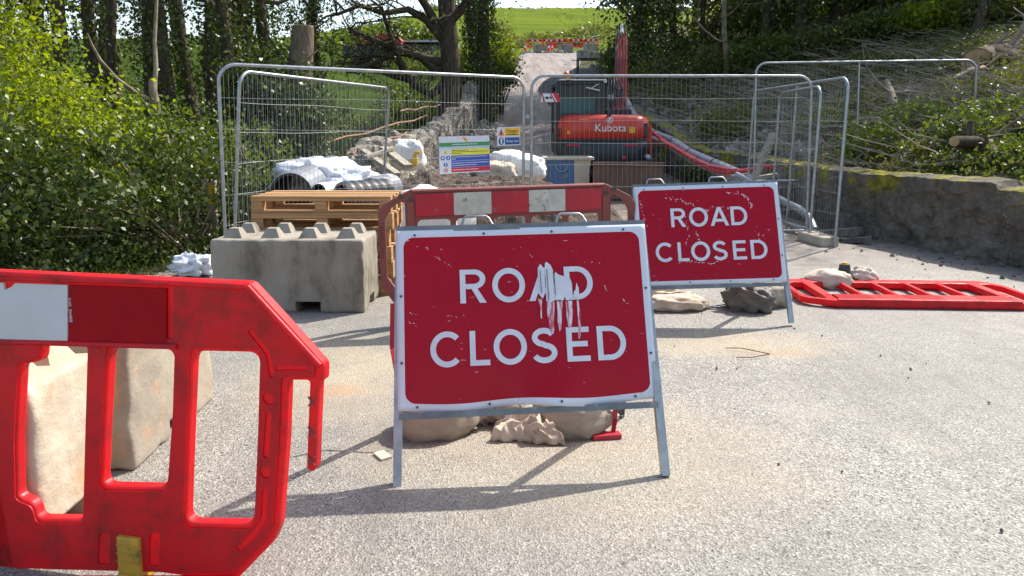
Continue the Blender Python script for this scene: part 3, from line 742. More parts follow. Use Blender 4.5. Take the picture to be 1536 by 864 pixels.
    for sx in (-1, 1):
        lg = MB(); u = sx*(Wd/2-.03)
        lg.bar((u, hinge.y, hinge.z), (u, foot_y, 0), .04, .012); lg.bar((u+sx*.016, hinge.y, hinge.z), (u+sx*.016, foot_y, 0), .006, .035)
        lg.build('rear_leg', M_signgrey, root)
    for f in (.83, .12):
        cr = MB()
        y_, z_ = hinge.y+(foot_y-hinge.y)*f, hinge.z*(1-f); cr.bar((-Wd/2+.04, y_, z_), (Wd/2-.04, y_, z_), .014, .04)
        cr.build('crossbar', M_signgrey, root)
    for hx in handles:
        hb = MB(); a = hx-.062
        hb.tube([S(a-.006, top+.01, -.005), S(a+.008, top+.055, -.01), S(a+.02, top+.064, -.01), S(a+.105, top+.062, -.01), S(a+.118, top+.052, -.01), S(a+.14, top+.01, -.005)], .0055, 8)
        hb.build('handle', M_galv, root)
    def rv_(u, wv): MB().tube([S(u, wv+droop(u, wv), .019+dent(u, wv)), S(u, wv+droop(u, wv), .022+dent(u, wv))], .0055, 8).build('rivet', M_bolt, root)
    for u in (-.47, -.17, .13, .45):
        for wv in (bot+.018, top-.022): rv_(u, wv)
    for wv in (.2, .48):
        for sx in (-1, 1): rv_(sx*.532, bot+wv)
    nest(root, 'sign_plate', 'letter', 'scraped_vinyl', 'vinyl_smear', 'torn_edge', 'rivet', 'chipped_paint')
    return root
road_sign(.089, 2.90, R(5), R(19), R(-.9), 3.1, (.66, .80), True, 'front red road closed sign with letters scraped down over the A and D')
road_sign(1.515, 5.36, R(-1), R(18), R(-2.0), 8.4, (.40, .62), False, 'smaller looking red road closed sign standing further back, scuffed along its top edge', (-.38, .10))

# ------------------------------------------------------------------ foreground barrier
A0, B0 = Vector((-.77, 2.13)), Vector((-1.63, 2.31)); E = (A0-B0).normalized()
NB = Vector((E.y, -E.x))          # toward the viewer
def tp(px, py):
    r = ray(px, py); t = (NB.x*A0.x+NB.y*A0.y)/(NB.x*r.x+NB.y*r.y); p = Vector((0, 0, CAMH))+r*t
    return ((p.x-A0.x)*E.x+(p.y-A0.y)*E.y, p.z)
def T(lst): return [tp(*p) for p in lst]
cxm = tp(-18, 600)[0]
def mir(lst): return [(2*cxm-x, y) for x, y in lst][::-1]
half = T([(375, 424), (425, 478), (487, 547), (486, 571), (479, 573), (476, 640), (474, 703), (467, 710), (459, 703), (461, 640), (464, 571), (432, 571), (429, 660), (419, 790), (408, 815), (350, 875)])
outline = roundpoly(mir(half)+half, .012, 3)
H1 = T([(289, 527), (389, 529), (386, 640), (380, 786), (279, 784), (284, 640)])
H2 = T([(163, 522), (261, 524), (258, 620), (250, 731), (153, 729), (158, 620)])
H3 = T([(62, 517), (131, 520), (127, 660), (124, 779), (56, 778), (50, 755), (26, 745), (24, 660), (30, 547), (60, 543)])
Zb = tp(375, 424)[1]
holes = [roundpoly(h, .038, 5) for h in (H1, H2)]+[roundpoly(H3, .022, 4)]; holes += [mir(h) for h in holes]
br = thing('plastic_road_barrier', (A0.x, A0.y, 0), 'bright red plastic barrier in the near left corner with white and red strips', 'barrier', None)
br.rotation_euler = (0, 0, math.atan2(E.y, E.x))
def layer(loops, d0, d1, bev):
    me = curve_mesh(loops, d1-d0, bev); M = STAND @ Matrix.Translation((0, 0, (d0+d1)/2)); return me, M
def inset(loop, k):
    c = Vector((sum(p[0] for p in loop)/len(loop), sum(p[1] for p in loop)/len(loop))); return [tuple(c+(Vector(p)-c)*k) for p in loop]
def slot(a, b, wd):
    a, b = Vector(a), Vector(b); t = (b-a).normalized(); n = Vector((-t.y, t.x))*wd/2; out = []
    base = math.degrees(math.atan2(t.y, t.x))
    return arc(b.x, b.y, wd/2, wd/2, base-90, base+90, 6)+arc(a.x, a.y, wd/2, wd/2, base+90, base+270, 6)
core = MB()
for l_, d0, d1, bv in ((outline, -.040, 0.0, .008),): 
    me, M = layer([l_]+holes, d0, d1, bv); core.mesh(me, M, False)
G = []
G.append(slot(tp(404, 622), tp(400, 682), .020)); G.append(arc(*tp(404, 597), .019, .019, 0, 340, 14)); G.append(arc(*tp(399, 707), .019, .019, 0, 340, 14))
def chan(P, wd):
    P = [Vector(p) for p in P]; l, r = [], []
    for i, p in enumerate(P):
        t = (P[min(i+1, len(P)-1)]-P[max(i-1, 0)]).normalized(); n = Vector((-t.y, t.x))*wd/2; l.append(tuple(p+n)); r.append(tuple(p-n))
    return roundpoly(l+r[::-1], .006, 2)
G.append(chan(T([(399, 734), (396, 778), (384, 798), (358, 824)]), .019))
G.append(chan(T([(375, 494), (403, 530), (409, 566)]), .017)); G.append(chan(T([(414, 553), (430, 551), (462, 552)]), .012))
G.append(roundpoly(T([(150, 798), (168, 798), (166, 846), (148, 846)]), .01, 3)); G.append(roundpoly(T([(226, 798), (242, 798), (240, 848), (224, 848)]), .01, 3))
skin_out = roundpoly(T([(-18, 513), (268, 517), (378, 437), (420, 482), (474, 551), (472, 566), (424, 564), (420, 660), (411, 787), (402, 808), (350, 862), (-18, 857)]), .01, 3)
# front skin, with the pressed grooves left open, in two mirrored halves
top_out = T([(262, 428), (368, 431), (414, 478), (474, 549), (473, 566), (423, 565), (420, 660), (411, 787), (402, 808), (352, 860), (-17, 850), (-17, 504), (262, 507)])
hol = [roundpoly(inset(h, 1.05), .03, 5) for h in (H1, H2)]+[roundpoly(inset(H3, 1.04), .02, 4)]
ok = [top_out]+hol+G
me, M = layer(ok, -.002, .006, .002); core.mesh(me, M)
me, M = layer([mir(top_out)]+[mir(h) for h in hol+G], -.002, .006, .002); core.mesh(me, M)
# top rails
def rail(p, q, th, out, z=0):
    a, b = tp(*p), tp(*q); core.tube([(a[0], -out, a[1]), (b[0], -out, b[1])], th, 10)
rail((-18, 409), (372, 430), .010, .004); rail((372, 430), (480, 548), .010, .004)
a, b = tp(-18, 410), tp(372, 431); a = (2*cxm-b[0], b[1]) if False else a
core.tube([(2*cxm-b[0], -.004, b[1]), (a[0], -.004, a[1])], .010, 10)
rail((-18, 416), (255, 424), .008, .008); rail((-18, 511), (268, 519), .009, .007)
rail((-18, 868), (352, 868), .012, .004)
o = core.build('barrier_panel', M_red, br)
for (x0, x1, mt, nm) in ((106, 252, M_redstrip, 'red_strip'), (-139, 104, M_whitestrip, 'white_strip'), (-290, -142, M_redstrip, 'red_strip')):
    def ty(x): return 423+(x)*.036, 508+(x)*.022
    q = T([(x0, ty(x0)[1]), (x1, ty(x1)[1]), (x1, ty(x1)[0]), (x0, ty(x0)[0])])
    if nm == 'white_strip': q = q[:3]+T([(26, ty(26)[0]), (20, ty(20)[0]+6), (10, ty(10)[0]+11), (8, ty(8)[0])])+q[3:]
    me, M = layer([q], .0, .0085 if mt is M_redstrip else .0080, .0006); core = MB(); core.mesh(me, M)
    core.build(nm, mt, br)
me = text_mesh('BS8442  2015', .014); p = tp(109, 464)
tm = MB(); tm.mesh(me, Matrix.Translation((p[0], -.0092, p[1])) @ STAND @ Matrix.Rotation(R(90), 4, 'Z')); tm.build('small_lettering', M_whitestrip, br); nest(br, 'red_strip', 'small_lettering'); nest(br, 'barrier_panel', 'pressed_cross')
# worn crosses pressed into the hook
for py in (602, 647, 690):
    xm = MB()
    c = tp(468-(py-602)*.01, py)
    for s_ in (-1, 1): xm.bar((c[0]-.011, -.0015, c[1]-.014*s_), (c[0]+.011, -.0015, c[1]+.014*s_), .004, .004, None, (0, 1, 0))
    xm.build('pressed_cross', M_redold, br)
ft = MB()
a, b = tp(180, 800), tp(213, 800); fw = abs(b[0]-a[0])
ft.box(((a[0]+b[0])/2, -.003, (a[1]+.02)/2), (fw, .035, a[1]-.02), None, .006)
for k in range(7): ft.box(((a[0]+b[0])/2, -.0215, a[1]-.025-.028*k), (fw*.96, .003, .004))
ft.box(((a[0]+b[0])/2, .11, .024), (.075, .30, .045), None, .012)
ft.build('foot', M_yellow, br)
f2 = bpy.data.objects.new('foot', br.children[-1].data); C.objects.link(f2); f2.parent = br; f2.location = (2*cxm-(a[0]+b[0]), 0, 0)

# ------------------------------------------------------------------ ordinary barriers
def barrier(x, y, z, rot, mats, label, group=None, feet=True, detail=True):
    pl, rd_, wh = mats
    t = thing('plastic_road_barrier', (x, y, z), label, 'barrier', group); t.rotation_euler = rot
    hx = [(.97, .30), (.97, .84), (.93, .90), (.73, 1.0)]
    out = roundpoly([(-.85, .12), (.85, .12)]+hx+[(-a, b) for a, b in hx[::-1]], .02, 3)
    hol = []
    for s_ in (-1, 1):
        P = [(.92*s_, .36), (.92*s_, .79), (.87*s_, .875), (.80*s_, .915), (.775*s_, .90), (.775*s_, .27), (.86*s_, .27)]
        hol.append(roundpoly(P if s_ > 0 else P[::-1], .02, 3))
    for k in range(5): hol.append(rrect(-.70+.283*k+.012, .26, -.70+.283*k+.256, .775, .035, 4))
    m = MB(); me, M = layer([out]+hol, -.026, .026, .007); m.mesh(me, M)
    for s_ in (-.026, .026):
        m.tube([(-.72, s_, .985), (.72, s_, .985)], .012, 8); m.tube([(-.74, s_, .795), (.74, s_, .795)], .008, 8)
    if detail:
        for s_ in (-1, 1):      # toothed clip strip down the end and pressed sockets
            for k in range(12): m.box((.945*s_, -.03, .50+.022*k), (.03, .012, .010))
            m.box((.735*s_, -.030, .6), (.055, .012, .62), None, .004)
    m.build('barrier_panel', pl, t)
    for k in range(5):
        q = MB(); q.box((-.70+.14+.28*k, -.0325, .885), (.2785, .010, .165), None, .002); q.build('red_strip' if k % 2 == 0 else 'white_strip', rd_ if k % 2 == 0 else wh, t)
    if detail:
        q = MB()
        for s_ in (-1, 1):
            q.tube([(.80*s_, -.036, .955), (.80*s_, -.028, .955)], .017, 12)
            for zz in (.93, .70, .5): q.box((.735*s_, -.037, zz), (.03, .004, .022), None, .001)
        q.build('socket', M_blackp if pl is not M_redold else M_bolt, t)
    if feet:
        for s_ in (-1, 1):
            q = MB(); q.box((.55*s_, 0, .08), (.07, .045, .15), None, .01); q.box((.55*s_, 0, .025), (.09, .5, .045), None, .012); q.build('foot', M_blackp, t)
    return t
OLD = (M_redold, M_redstripold, M_whitestripold); NEW = (M_red, M_redstrip, M_whitestrip)
barrier(.0, 5.50, .025, (0, R(-1.2), R(9)), OLD, 'faded brownish red barrier with cracked white strips standing behind the front sign')
barrier(3.42, 6.82, .042, (R(-90), 0, R(176.5)), (M_red, M_redstrip, M_red), 'bright red barrier lying flat on the asphalt by the mossy wall', None, False, False)

# ------------------------------------------------------------------ concrete blocks with lifting studs
def conc_block(x, y, z, rz, L, D, Hh, mat, label, nx_=4, ny_=2, group='interlocking concrete blocks', stud=True):
    t = thing('concrete_block', (x, y, z), label, 'concrete block', group, rz)
    bm = bmesh.new(); bmesh.ops.create_cube(bm, size=1)
    for v in bm.verts: v.co = Vector((v.co.x*L, v.co.y*D, (v.co.z+.5)*Hh))
    bmesh.ops.bevel(bm, geom=list(bm.edges), offset=.022, segments=3, affect='EDGES', profile=.5)
    bmesh.ops.subdivide_edges(bm, edges=[e for e in bm.edges if e.calc_length() > .2], cuts=20, use_grid_fill=True)
    for v in bm.verts:
        q = v.co+Vector((x, y, 0)); d = noise.noise(q*7)*.006+noise.noise(q*22)*.004
        ed = sum(1 for c_, lim in ((abs(v.co.x), L/2), (abs(v.co.y), D/2), (abs(v.co.z-Hh/2), Hh/2)) if c_ > lim-.03)
        if ed >= 2: d -= max(0, noise.noise(q*11+Vector((5, 5, 5))))*.024
        c_ = Vector((v.co.x/L, v.co.y/D, (v.co.z-Hh/2)/Hh)); v.co += c_.normalized()*d
    m = MB(); m.bm(bm, None, True); body = m.build('block_body', mat, t)
    # fork slots cut through the foot, both ways
    q = MB(); q.box((L*.13, 0, .035), (.20, D+.2, .11)); q.box((-L*.32, 0, .035), (.14, D+.2, .11)); q.box((0, 0, .035), (L+.2, .18, .11))
    cut = q.build('cutter', mat); cut.matrix_parent_inverse = Matrix()
    cut.parent = t
    bm_ = body.modifiers.new('b', 'BOOLEAN'); bm_.operation = 'DIFFERENCE'; bm_.object = cut; bm_.solver = 'EXACT'; bm_.use_self = True
    bpy.context.view_layer.update(); dg = bpy.context.evaluated_depsgraph_get()
    me = bpy.data.meshes.new_from_object(body.evaluated_get(dg)); body.modifiers.clear(); body.data = me
    bpy.data.objects.remove(cut)
    if stud:
        for i in range(nx_):
            for j in range(ny_):
                s_ = MB(); cx_, cy_ = (-L/2+L*(i+.5)/nx_), (-D/2+D*(j+.5)/ny_); a, b_, hh = .078, .038, .075
                V = [(cx_+sx*a, cy_+sy*a*1.0, Hh-.004) for sx, sy in ((-1,-1),(1,-1),(1,1),(-1,1))]+[(cx_+sx*b_, cy_+sy*b_, Hh+hh) for sx, sy in ((-1,-1),(1,-1),(1,1),(-1,1))]
                s_.add(V, [(0,1,5,4),(1,2,6,5),(2,3,7,6),(3,0,4,7),(4,5,6,7)]); s_.build('lifting_stud', M_conc if mat is M_conc else M_conc2, t)
    return t
conc_block(-1.765, 6.03, 0, R(-1), 1.21, .60, .585, M_conc, 'grey concrete block with lifting studs in front of the pallet stack')
conc_block(-2.20, 3.42, 0, R(0), 1.2, .86, .60, M_concmix, 'concrete block seen through the middle window of the near red barrier')
conc_block(-2.19, 2.56, 0, R(0), 1.2, .40, .60, M_conc2, 'sandy sunlit concrete block nearest the camera, seen through the notched barrier window')

# ------------------------------------------------------------------ pallets
def pallet(x, y, z, rz, label):
    t = thing('wooden_pallet', (x, y, z), label, 'pallet', 'wooden pallets stacked behind the grey block', rz)
    Lx, Ly = 1.22, .62
    d = MB(); 
    for k in range(4): d.box((0, -Ly/2+.05+.173*k, .133), (Lx, .10, .02), None, .002)
    d.build('deck_boards', M_wood, t)
    s_ = MB()
    for yy in (-Ly/2+.045, 0, Ly/2-.045): s_.box((0, yy, .111), (Lx, .09, .022), None, .002)
    s_.build('stringer_boards', M_wood, t)
    for yy in (-Ly/2+.05, 0, Ly/2-.05):
        for xx in (-Lx/2+.05, 0, Lx/2-.05): MB().box((xx, yy, .058), (.10, .09, .082), None, .002).build('spacer_block', M_wood, t)
    b2 = MB()
    for yy in (-Ly/2+.045, 0, Ly/2-.045): b2.box((0, yy, .008), (Lx, .09, .017), None, .002)
    b2.build('bottom_boards', M_wood, t)
    return t
pl_ = ['topmost wooden pallet, its open slot facing the white pipes', 'second wooden pallet from the top of the stack', 'third wooden pallet down in the stack',
       'fourth wooden pallet down, mostly behind the grey block', 'fifth wooden pallet down, only its right end showing', 'lowest wooden pallet of the stack, resting on the road']
for k in range(6): pallet(-1.655+.015*math.sin(k*2.3), 6.67+.02*math.cos(k*3), .145*(5-k), R(-1+1.2*math.sin(k*1.9)), pl_[k])

# ------------------------------------------------------------------ mesh fence panels
def fence(bl, br_, tl, label, mid=False, nv=62, nh=7, Hh=2.08, dense=1, bottom=.13, wire=.0016, jitter=0):
    """bl, br_ = feet of the two posts, tl = top of the left post (gives the lean)"""
    bl, br_, tl = Vector(bl), Vector(br_), Vector(tl)
    ex = (br_-bl); L = ex.length; ex.normalize(); ez = (tl-bl); ez = (ez-ex*ez.dot(ex)).normalized(); ey = ez.cross(ex)
    t = bpy.data.objects.new('mesh_fence_panel', None); C.objects.link(t)
    t.matrix_world = Matrix(((ex.x, ey.x, ez.x, bl.x), (ex.y, ey.y, ez.y, bl.y), (ex.z, ey.z, ez.z, bl.z), (0, 0, 0, 1)))
    tag(t, label, 'fence panel', 'temporary steel mesh fence panels')
    r = .019; cr = .17
    P = [(0, 0, 0), (0, 0, Hh-cr)]+[(cr-cr*math.cos(R(a)), 0, Hh-cr+cr*math.sin(R(a))) for a in range(15, 90, 15)]+[(cr, 0, Hh)]
    P += [(L-x, y, z) for x, y, z in P[::-1]]
    m = MB(); m.tube(P, r, 10); m.tube([(0, 0, bottom), (L, 0, bottom)], .014, 8)
    if mid: m.tube([(L*.47, 0, 0), (L*.47, 0, Hh)], .014, 8)
    m.build('frame', M_galv, t)
    w_ = MB()
    for i in range(1, nv):
        x = L*i/nv; zt = Hh
        if x < cr: zt = Hh-cr+math.sqrt(max(0, cr*cr-(cr-x)**2))
        if L-x < cr: zt = Hh-cr+math.sqrt(max(0, cr*cr-(cr-L+x)**2))
        b_ = jitter*math.sin(i*.7)*.02
        w_.tube([(x, .004, bottom), (x+b_, .004+b_, Hh*.5), (x, .004, zt)], wire, 3, caps=False, smooth=False)
    for j in range(1, nh+1):
        z = bottom+(Hh-bottom)*j/(nh+1); pts = [(L*k/10, -.006+.006*math.sin(k*1.3+j), z+.008*math.sin(k*.9+j*2)*(1+jitter)) for k in range(11)]
        w_.tube(pts, wire*1.25, 4, caps=False, smooth=False)
    w_.build('wire_mesh', M_wire, t)
    return t
fence((.25, 9.52, 0), (3.84, 9.55, 0), (.25, 9.57, 2.12), 'right hand mesh panel of the front pair, with the excavator behind it', False, 58, 6, 2.12)
fence((-2.94, 7.5, 0), (.14, 9.50, 0), (-2.90, 7.50, 2.09), 'left hand mesh panel of the front pair, carrying the safety notices', False, 78, 5, 2.09)
fence((-2.98, 7.80, 0), (-1.98, 11.1, 0), (-2.81, 7.75, 2.05), 'mesh panel slanting back from the left end of the front line over the pallets', False, 88, 5, 2.05)
fence((3.93, 8.9, 0), (3.88, 12.2, 0), (4.00, 8.85, 2.06), 'mesh panel turned end on behind the right gate post, beside the parapet', True, 40, 6, 2.06, jitter=1)
fence((3.80, 9.35, 0), (3.95, 11.2, 0), (3.86, 9.34, 2.0), 'short bent mesh panel leaning against the end on panel by the wall', False, 26, 6, 1.98, jitter=3)
zz = gz(7.3, 11.9)
fence((3.92, 11.95, .56), (7.38, 11.85, .60), (4.02, 12.0, 2.52), 'mesh panel standing on the bank behind the mossy wall', True, 54, 1, 1.93, wire=.0011, bottom=.05)
def fence_foot(x, y, rz, label, mat=M_conc, sz=(.23, .60, .13)):
    m = MB(); m.box((0, 0, sz[2]/2), sz, None, .025)
    for s_ in (-.08, .08): m.tube([(0, s_, sz[2]-.005), (0, s_, sz[2]+.012)], .032, 12)
    o = m.build('ballast_block', mat); o.location = (x, y, 0); o.rotation_euler = (0, 0, rz); return tag(o, label, 'ballast block', 'blocks holding the fence posts')
fence_foot(3.86, 9.25, R(8), 'mossy concrete fence foot at the right end of the front panel', M_conc2)
fence_foot(.2, 9.52, 0, 'concrete ballast block under the joint of the two front panels')
fence_foot(-2.95, 7.62, 0, 'concrete ballast block at the left end of the left front panel')
m = MB(); m.box((0, 0, .9), (.05, .04, .05), None, .006); m.box((0, 0, 1.6), (.05, .04, .05), None, .006)
o = m.build('fence_clamp', M_galv); o.location = (.195, 9.51, 0); tag(o, 'pair of steel clamps joining the two front fence panels', 'clamp')
# grey off-cuts by the foot
m = MB(); m.bar((4.10, 9.7, .06), (4.42, 9.3, .16), .16, .1); m.bar((4.45, 9.85, 0), (4.48, 9.85, .32), .14, .1); m.bar((4.2, 9.3, .04), (4.5, 9.15, .08), .12, .06)
tag(m.build('broken_kerb_pieces', M_gravel), 'broken grey concrete lumps beside the mossy fence foot', 'rubble')

# ------------------------------------------------------------------ notices on the fence
fd = Vector((3.08, 2.0, 0)).normalized(); fn = Vector((fd.y, -fd.x, 0))
def on_fence(px, py):
    r = ray(px, py); o_ = Vector((-2.92, 7.5, 0)); t = (fn.dot(o_)-0)/fn.dot(r); p = Vector((0, 0, CAMH))+r*t; return p
def notice(name, corners, label, cat):
    tl_, tr_, bl_ = [on_fence(*c) for c in corners]
    cx_ = bl_; root = thing(name, tuple(bl_+fn*.03), label, cat)
    ex = (tr_-tl_); Wd = ex.length; ey = (tl_-bl_); Hh = ey.length
    ex.normalize(); ey = ey.normalized(); en = ex.cross(ey)
    root.matrix_world = Matrix(((ex.x, ey.x, en.x, root.location.x), (ex.y, ey.y, en.y, root.location.y), (ex.z, ey.z, en.z, root.location.z), (0,0,0,1)))
    return root, Wd, Hh
def plate(root, nm, x0, y0, x1, y1, z, mat, th=.002):
    m = MB(); m.box(((x0+x1)/2, (y0+y1)/2, z), (x1-x0, y1-y0, th)); return m.build(nm, mat, root)
def poly(root, nm, P, z, mat, th=.002):
    m = MB(); m.mesh(curve_mesh([P], th), Matrix.Translation((0, 0, z))); return m.build(nm, mat, root)
M_green = flat('notice_green', (.05, .28, .10)); M_nyel = flat('notice_yellow', (.80, .74, .06)); M_nblue = flat('notice_blue', (.05, .10, .42)); M_nred = flat('notice_red', (.60, .02, .04))
M_nor = flat('notice_orange', (.85, .50, .02)); M_ndblue = flat('notice_deep_blue', (.012, .09, .28)); M_ink = flat('black_ink', (.02, .02, .02)); M_pale = flat('notice_pale_blue', (.45, .60, .66)); M_warn = flat('warning_red_orange', (.75, .16, .03))
n1, Wn, Hn = notice('safety_board', [(657, 205), (732, 202), (658, 261)], 'site safety board with green yellow blue and red bands hanging on the left panel', 'notice board')
U, W1 = Wn/64., Hn/50.        # board drawn on a 64 x 50 grid
plate(n1, 'board', 0, 0, Wn, Hn, 0, M_white, .006)
plate(n1, 'green_band', 0, 36.5*W1, Wn, 41.5*W1, .0045, M_green); plate(n1, 'pale_band', 0, 33.5*W1, Wn, 36.2*W1, .0045, M_pale)
plate(n1, 'yellow_band', 14.5*U, 24.5*W1, Wn-.002, 32.5*W1, .0045, M_nyel); plate(n1, 'blue_band', 14.5*U, 8*W1, Wn-.002, 24*W1, .0045, M_nblue)
plate(n1, 'red_band', 14.5*U, 1.5*W1, Wn-.002, 7.5*W1, .0045, M_nred)
def lines(root, nm, rows, mat, z=.0062):
    m = MB()
    for x0, x1, y, h in rows:
        x = x0
        while x < x1:
            l = random.uniform(1.2, 4.2); e_ = min(x+l, x1); m.box(((x+e_)/2*U, y*W1, z), ((e_-x)*U, h*W1, .001)); x = e_+.6
    m.build(nm, mat, root)
lines(n1, 'small_print', [(15.5, 36, 31, .8), (15.5, 61, 28.8, .8), (15.5, 27, 26.5, .8)], M_ink)
lines(n1, 'small_print', [(15.5, 60, 22, .9), (15.5, 20, 19.3, .9), (15.5, 62, 13.6, .9), (15.5, 47, 10.6, .9), (16, 49, 4.6, 1.0), (16, 48, 39, 1.1)], M_white)
plate(n1, 'divider', 15*U, 16.4*W1, 63*U, 16.8*W1, .0062, M_white, .001)
poly(n1, 'diagonal_emblem', [(28*U, 49*W1), (31.5*U, 49*W1), (37*U, 42.5*W1), (33.5*U, 42.5*W1)], .0045, M_nor)
poly(n1, 'emblem_centre', [(31*U, 47*W1), (33*U, 47.4*W1), (34.2*U, 44.6*W1), (32.4*U, 44.2*W1)], .006, M_warn)
poly(n1, 'warning_triangle', [(4.5*U, 26*W1), (10*U, 26*W1), (7.2*U, 32*W1)], .0045, M_nyel); poly(n1, 'warning_mark', [(6.8*U, 27*W1), (7.7*U, 27*W1), (7.5*U, 30.3*W1), (7*U, 30.3*W1)], .006, M_ink)
for cx_, cy_ in ((4, 21), (10.7, 21), (7.3, 12)): poly(n1, 'mandatory_disc', arc(cx_*U, cy_*W1, 2.6*U, 2.9*W1, 0, 345, 18), .0045, M_nblue)
for P in ([(2.6*U, 20*W1), (5.4*U, 20*W1), (4.9*U, 22.6*W1), (3*U, 22.6*W1)], [(9.6*U, 19.3*W1), (11.8*U, 20*W1), (11.6*U, 22.4*W1), (10*U, 22*W1)], [(6.9*U, 10*W1), (7.8*U, 10*W1), (8*U, 14.2*W1), (6.7*U, 14.2*W1)]): poly(n1, 'disc_symbol', P, .006, M_white)
rg = MB(); rg.mesh(curve_mesh([arc(7.6*U, 4.6*W1, 2.5*U, 2.7*W1, 0, 345, 18), arc(7.6*U, 4.6*W1, 1.8*U, 2*W1, 0, 345, 18)], .002), Matrix.Translation((0, 0, .0045))); rg.bar((6*U, 6*W1, .0046), (9.2*U, 3*W1, .0046), .008, .001, None, (0, 0, 1)); rg.build('prohibition_ring', M_nred, n1)
n2, Wn2, Hn2 = notice('danger_notice', [(743, 191), (777, 191), (744, 219)], 'small Danger Keep out notice beside the gate post', 'notice')
plate(n2, 'board', 0, 0, Wn2, Hn2, 0, M_white, .005)
plate(n2, 'orange_panel', .33*Wn2, .54*Hn2, .97*Wn2, .95*Hn2, .004, M_nor); plate(n2, 'blue_panel', .33*Wn2, .06*Hn2, .97*Wn2, .44*Hn2, .004, M_ndblue)
def words(root, txt, size, x, y, mat, z=.0062):
    m = MB(); m.mesh(text_mesh(txt, size), Matrix.Translation((x, y, z))); m.build('lettering', mat, root)
words(n2, 'Danger', .26*Hn2, .65*Wn2, .78*Hn2, M_ink); words(n2, 'Keep out', .21*Hn2, .65*Wn2, .25*Hn2, M_white)
m = MB(); m.box((.64*Wn2, .60*Hn2, .0062), (.5*Wn2, .04*Hn2, .001)); m.build('small_print', M_ink, n2)
poly(n2, 'warning_triangle', [(.05*Wn2, .56*Hn2), (.29*Wn2, .56*Hn2), (.17*Wn2, .92*Hn2)], .004, M_warn); poly(n2, 'warning_mark', [(.15*Wn2, .6*Hn2), (.19*Wn2, .6*Hn2), (.185*Wn2, .8*Hn2), (.155*Wn2, .8*Hn2)], .006, M_ink)
poly(n2, 'mandatory_disc', arc(.17*Wn2, .25*Hn2, .115*Wn2, .20*Hn2, 0, 345, 20), .004, M_ndblue); poly(n2, 'disc_symbol', [(.14*Wn2, .1*Hn2), (.2*Wn2, .1*Hn2), (.21*Wn2, .4*Hn2), (.13*Wn2, .4*Hn2)], .006, M_white)
for n_ in (n1, n2):
    nest(n_, 'board', *[c.name.split('.')[0] for c in n_.children if not c.name.startswith('board')])
# striped plate on the right panel
a, b_ = at(811, 153, 9.48), at(838, 140, 9.48); t = thing('striped_marker_plate', tuple(a), 'small white plate with red diagonal ends wired to the fence left of the cab', 'marker plate')
Wp, Hp = b_.x-a.x, b_.z-a.z
def xz(P, nm, mat, y): 
    m = MB(); m.mesh(curve_mesh([P], .002), Matrix.Translation((0, y, 0)) @ STAND); m.build(nm, mat, t)
xz([(0, 0), (Wp, 0), (Wp, Hp), (.06*Wp, Hp)], 'plate', M_white, 0)
for x0, x1 in ((0, .12), (.64, .72), (.80, .97)): xz([(x0*Wp+.03, 0), (x1*Wp+.03, 0), (x1*Wp-.03 if x1 < .9 else x1*Wp, Hp), (max(.02, x0*Wp-.03), Hp)], 'red_stripe', M_nred, -.003)
xz([(.26*Wp, .35*Hp), (.44*Wp, .35*Hp), (.44*Wp, .62*Hp), (.26*Wp, .62*Hp)], 'black_mark', M_ink, -.003); xz([(.50*Wp, .42*Hp), (.60*Wp, .3*Hp), (.62*Wp, .6*Hp), (.5*Wp, .65*Hp)], 'black_mark', M_ink, -.003)
# yellow notice on a stump post at the left end
t = thing('marker_post', tuple(atz(322, 372, 0)), 'short timber post with a yellow notice at the left end of the fence', 'post'); 
m = MB(); m.box((0, 0, .42), (.10, .09, .84), None, .012); m.build('post', M_oldwood, t)
m = MB(); m.box((.02, -.052, .66), (.075, .006, .24)); m.build('yellow_notice', M_amber, t)
m = MB(); m.mesh(text_mesh('i', .1), Matrix.Translation((.02, -.057, .66)) @ STAND)

# ------------------------------------------------------------------ cloth and bag shapes
def blob(name, mat, c, r, seed, fold=.12, fs=3.0, flat=.0, pw=.75, rz=0, tie=None, parent=None, seg=44):
    """soft filled bag: superellipsoid with folds, sagging on the ground"""
    V = []; F = []; nr = seg//2
    for j in range(nr+1):
        th = math.pi*j/nr
        for i in range(seg):
            ph = 2*math.pi*i/seg
            sg = lambda v, p_: math.copysign(abs(v)**p_, v)
            d = Vector((sg(math.cos(ph), pw)*math.sin(th)**pw, sg(math.sin(ph), pw)*math.sin(th)**pw, sg(math.cos(th), .85)))
            q = d*1.0
            n1_ = noise.noise(q*fs+Vector((seed, 0, 0))); n2_ = abs(noise.noise(q*fs*2.1+Vector((0, seed, 0))))
            n3_ = abs(noise.noise(Vector((q.x*1.2, q.y*1.2, q.z*3))*fs+Vector((0, 0, seed))))
            k = 1+fold*(n1_*1.2-n2_*.9-n3_*.5)
            p = Vector((d.x*r[0]*k, d.y*r[1]*k, d.z*r[2]*k))
            if tie is not None:      # neck gathered at one end along x
                e_ = max(0, (d.x*tie-.45)/.55); p.y *= 1-.72*e_; p.z = p.z*(1-.6*e_)+.05*e_*r[2]; p.x += tie*e_*r[0]*.25
                p.y += .012*e_*math.sin(ph*9)
            if p.z < -r[2]*.62: p.z = -r[2]*.62-(p.z+r[2]*.62)*-.04; p.x *= 1.03; p.y *= 1.03
            V.append(p)
    for j in range(nr):
        for i in range(seg): F.append((j*seg+i, (j+1)*seg+i, (j+1)*seg+(i+1) % seg, j*seg+(i+1) % seg))
    mb = MB(); mb.add([Matrix.Rotation(rz, 3, 'Z') @ (v+Vector((0, 0, r[2]*.62))) for v in V], F, None, True)
    o = mb.build(name, mat, parent); o.location = c
    return o
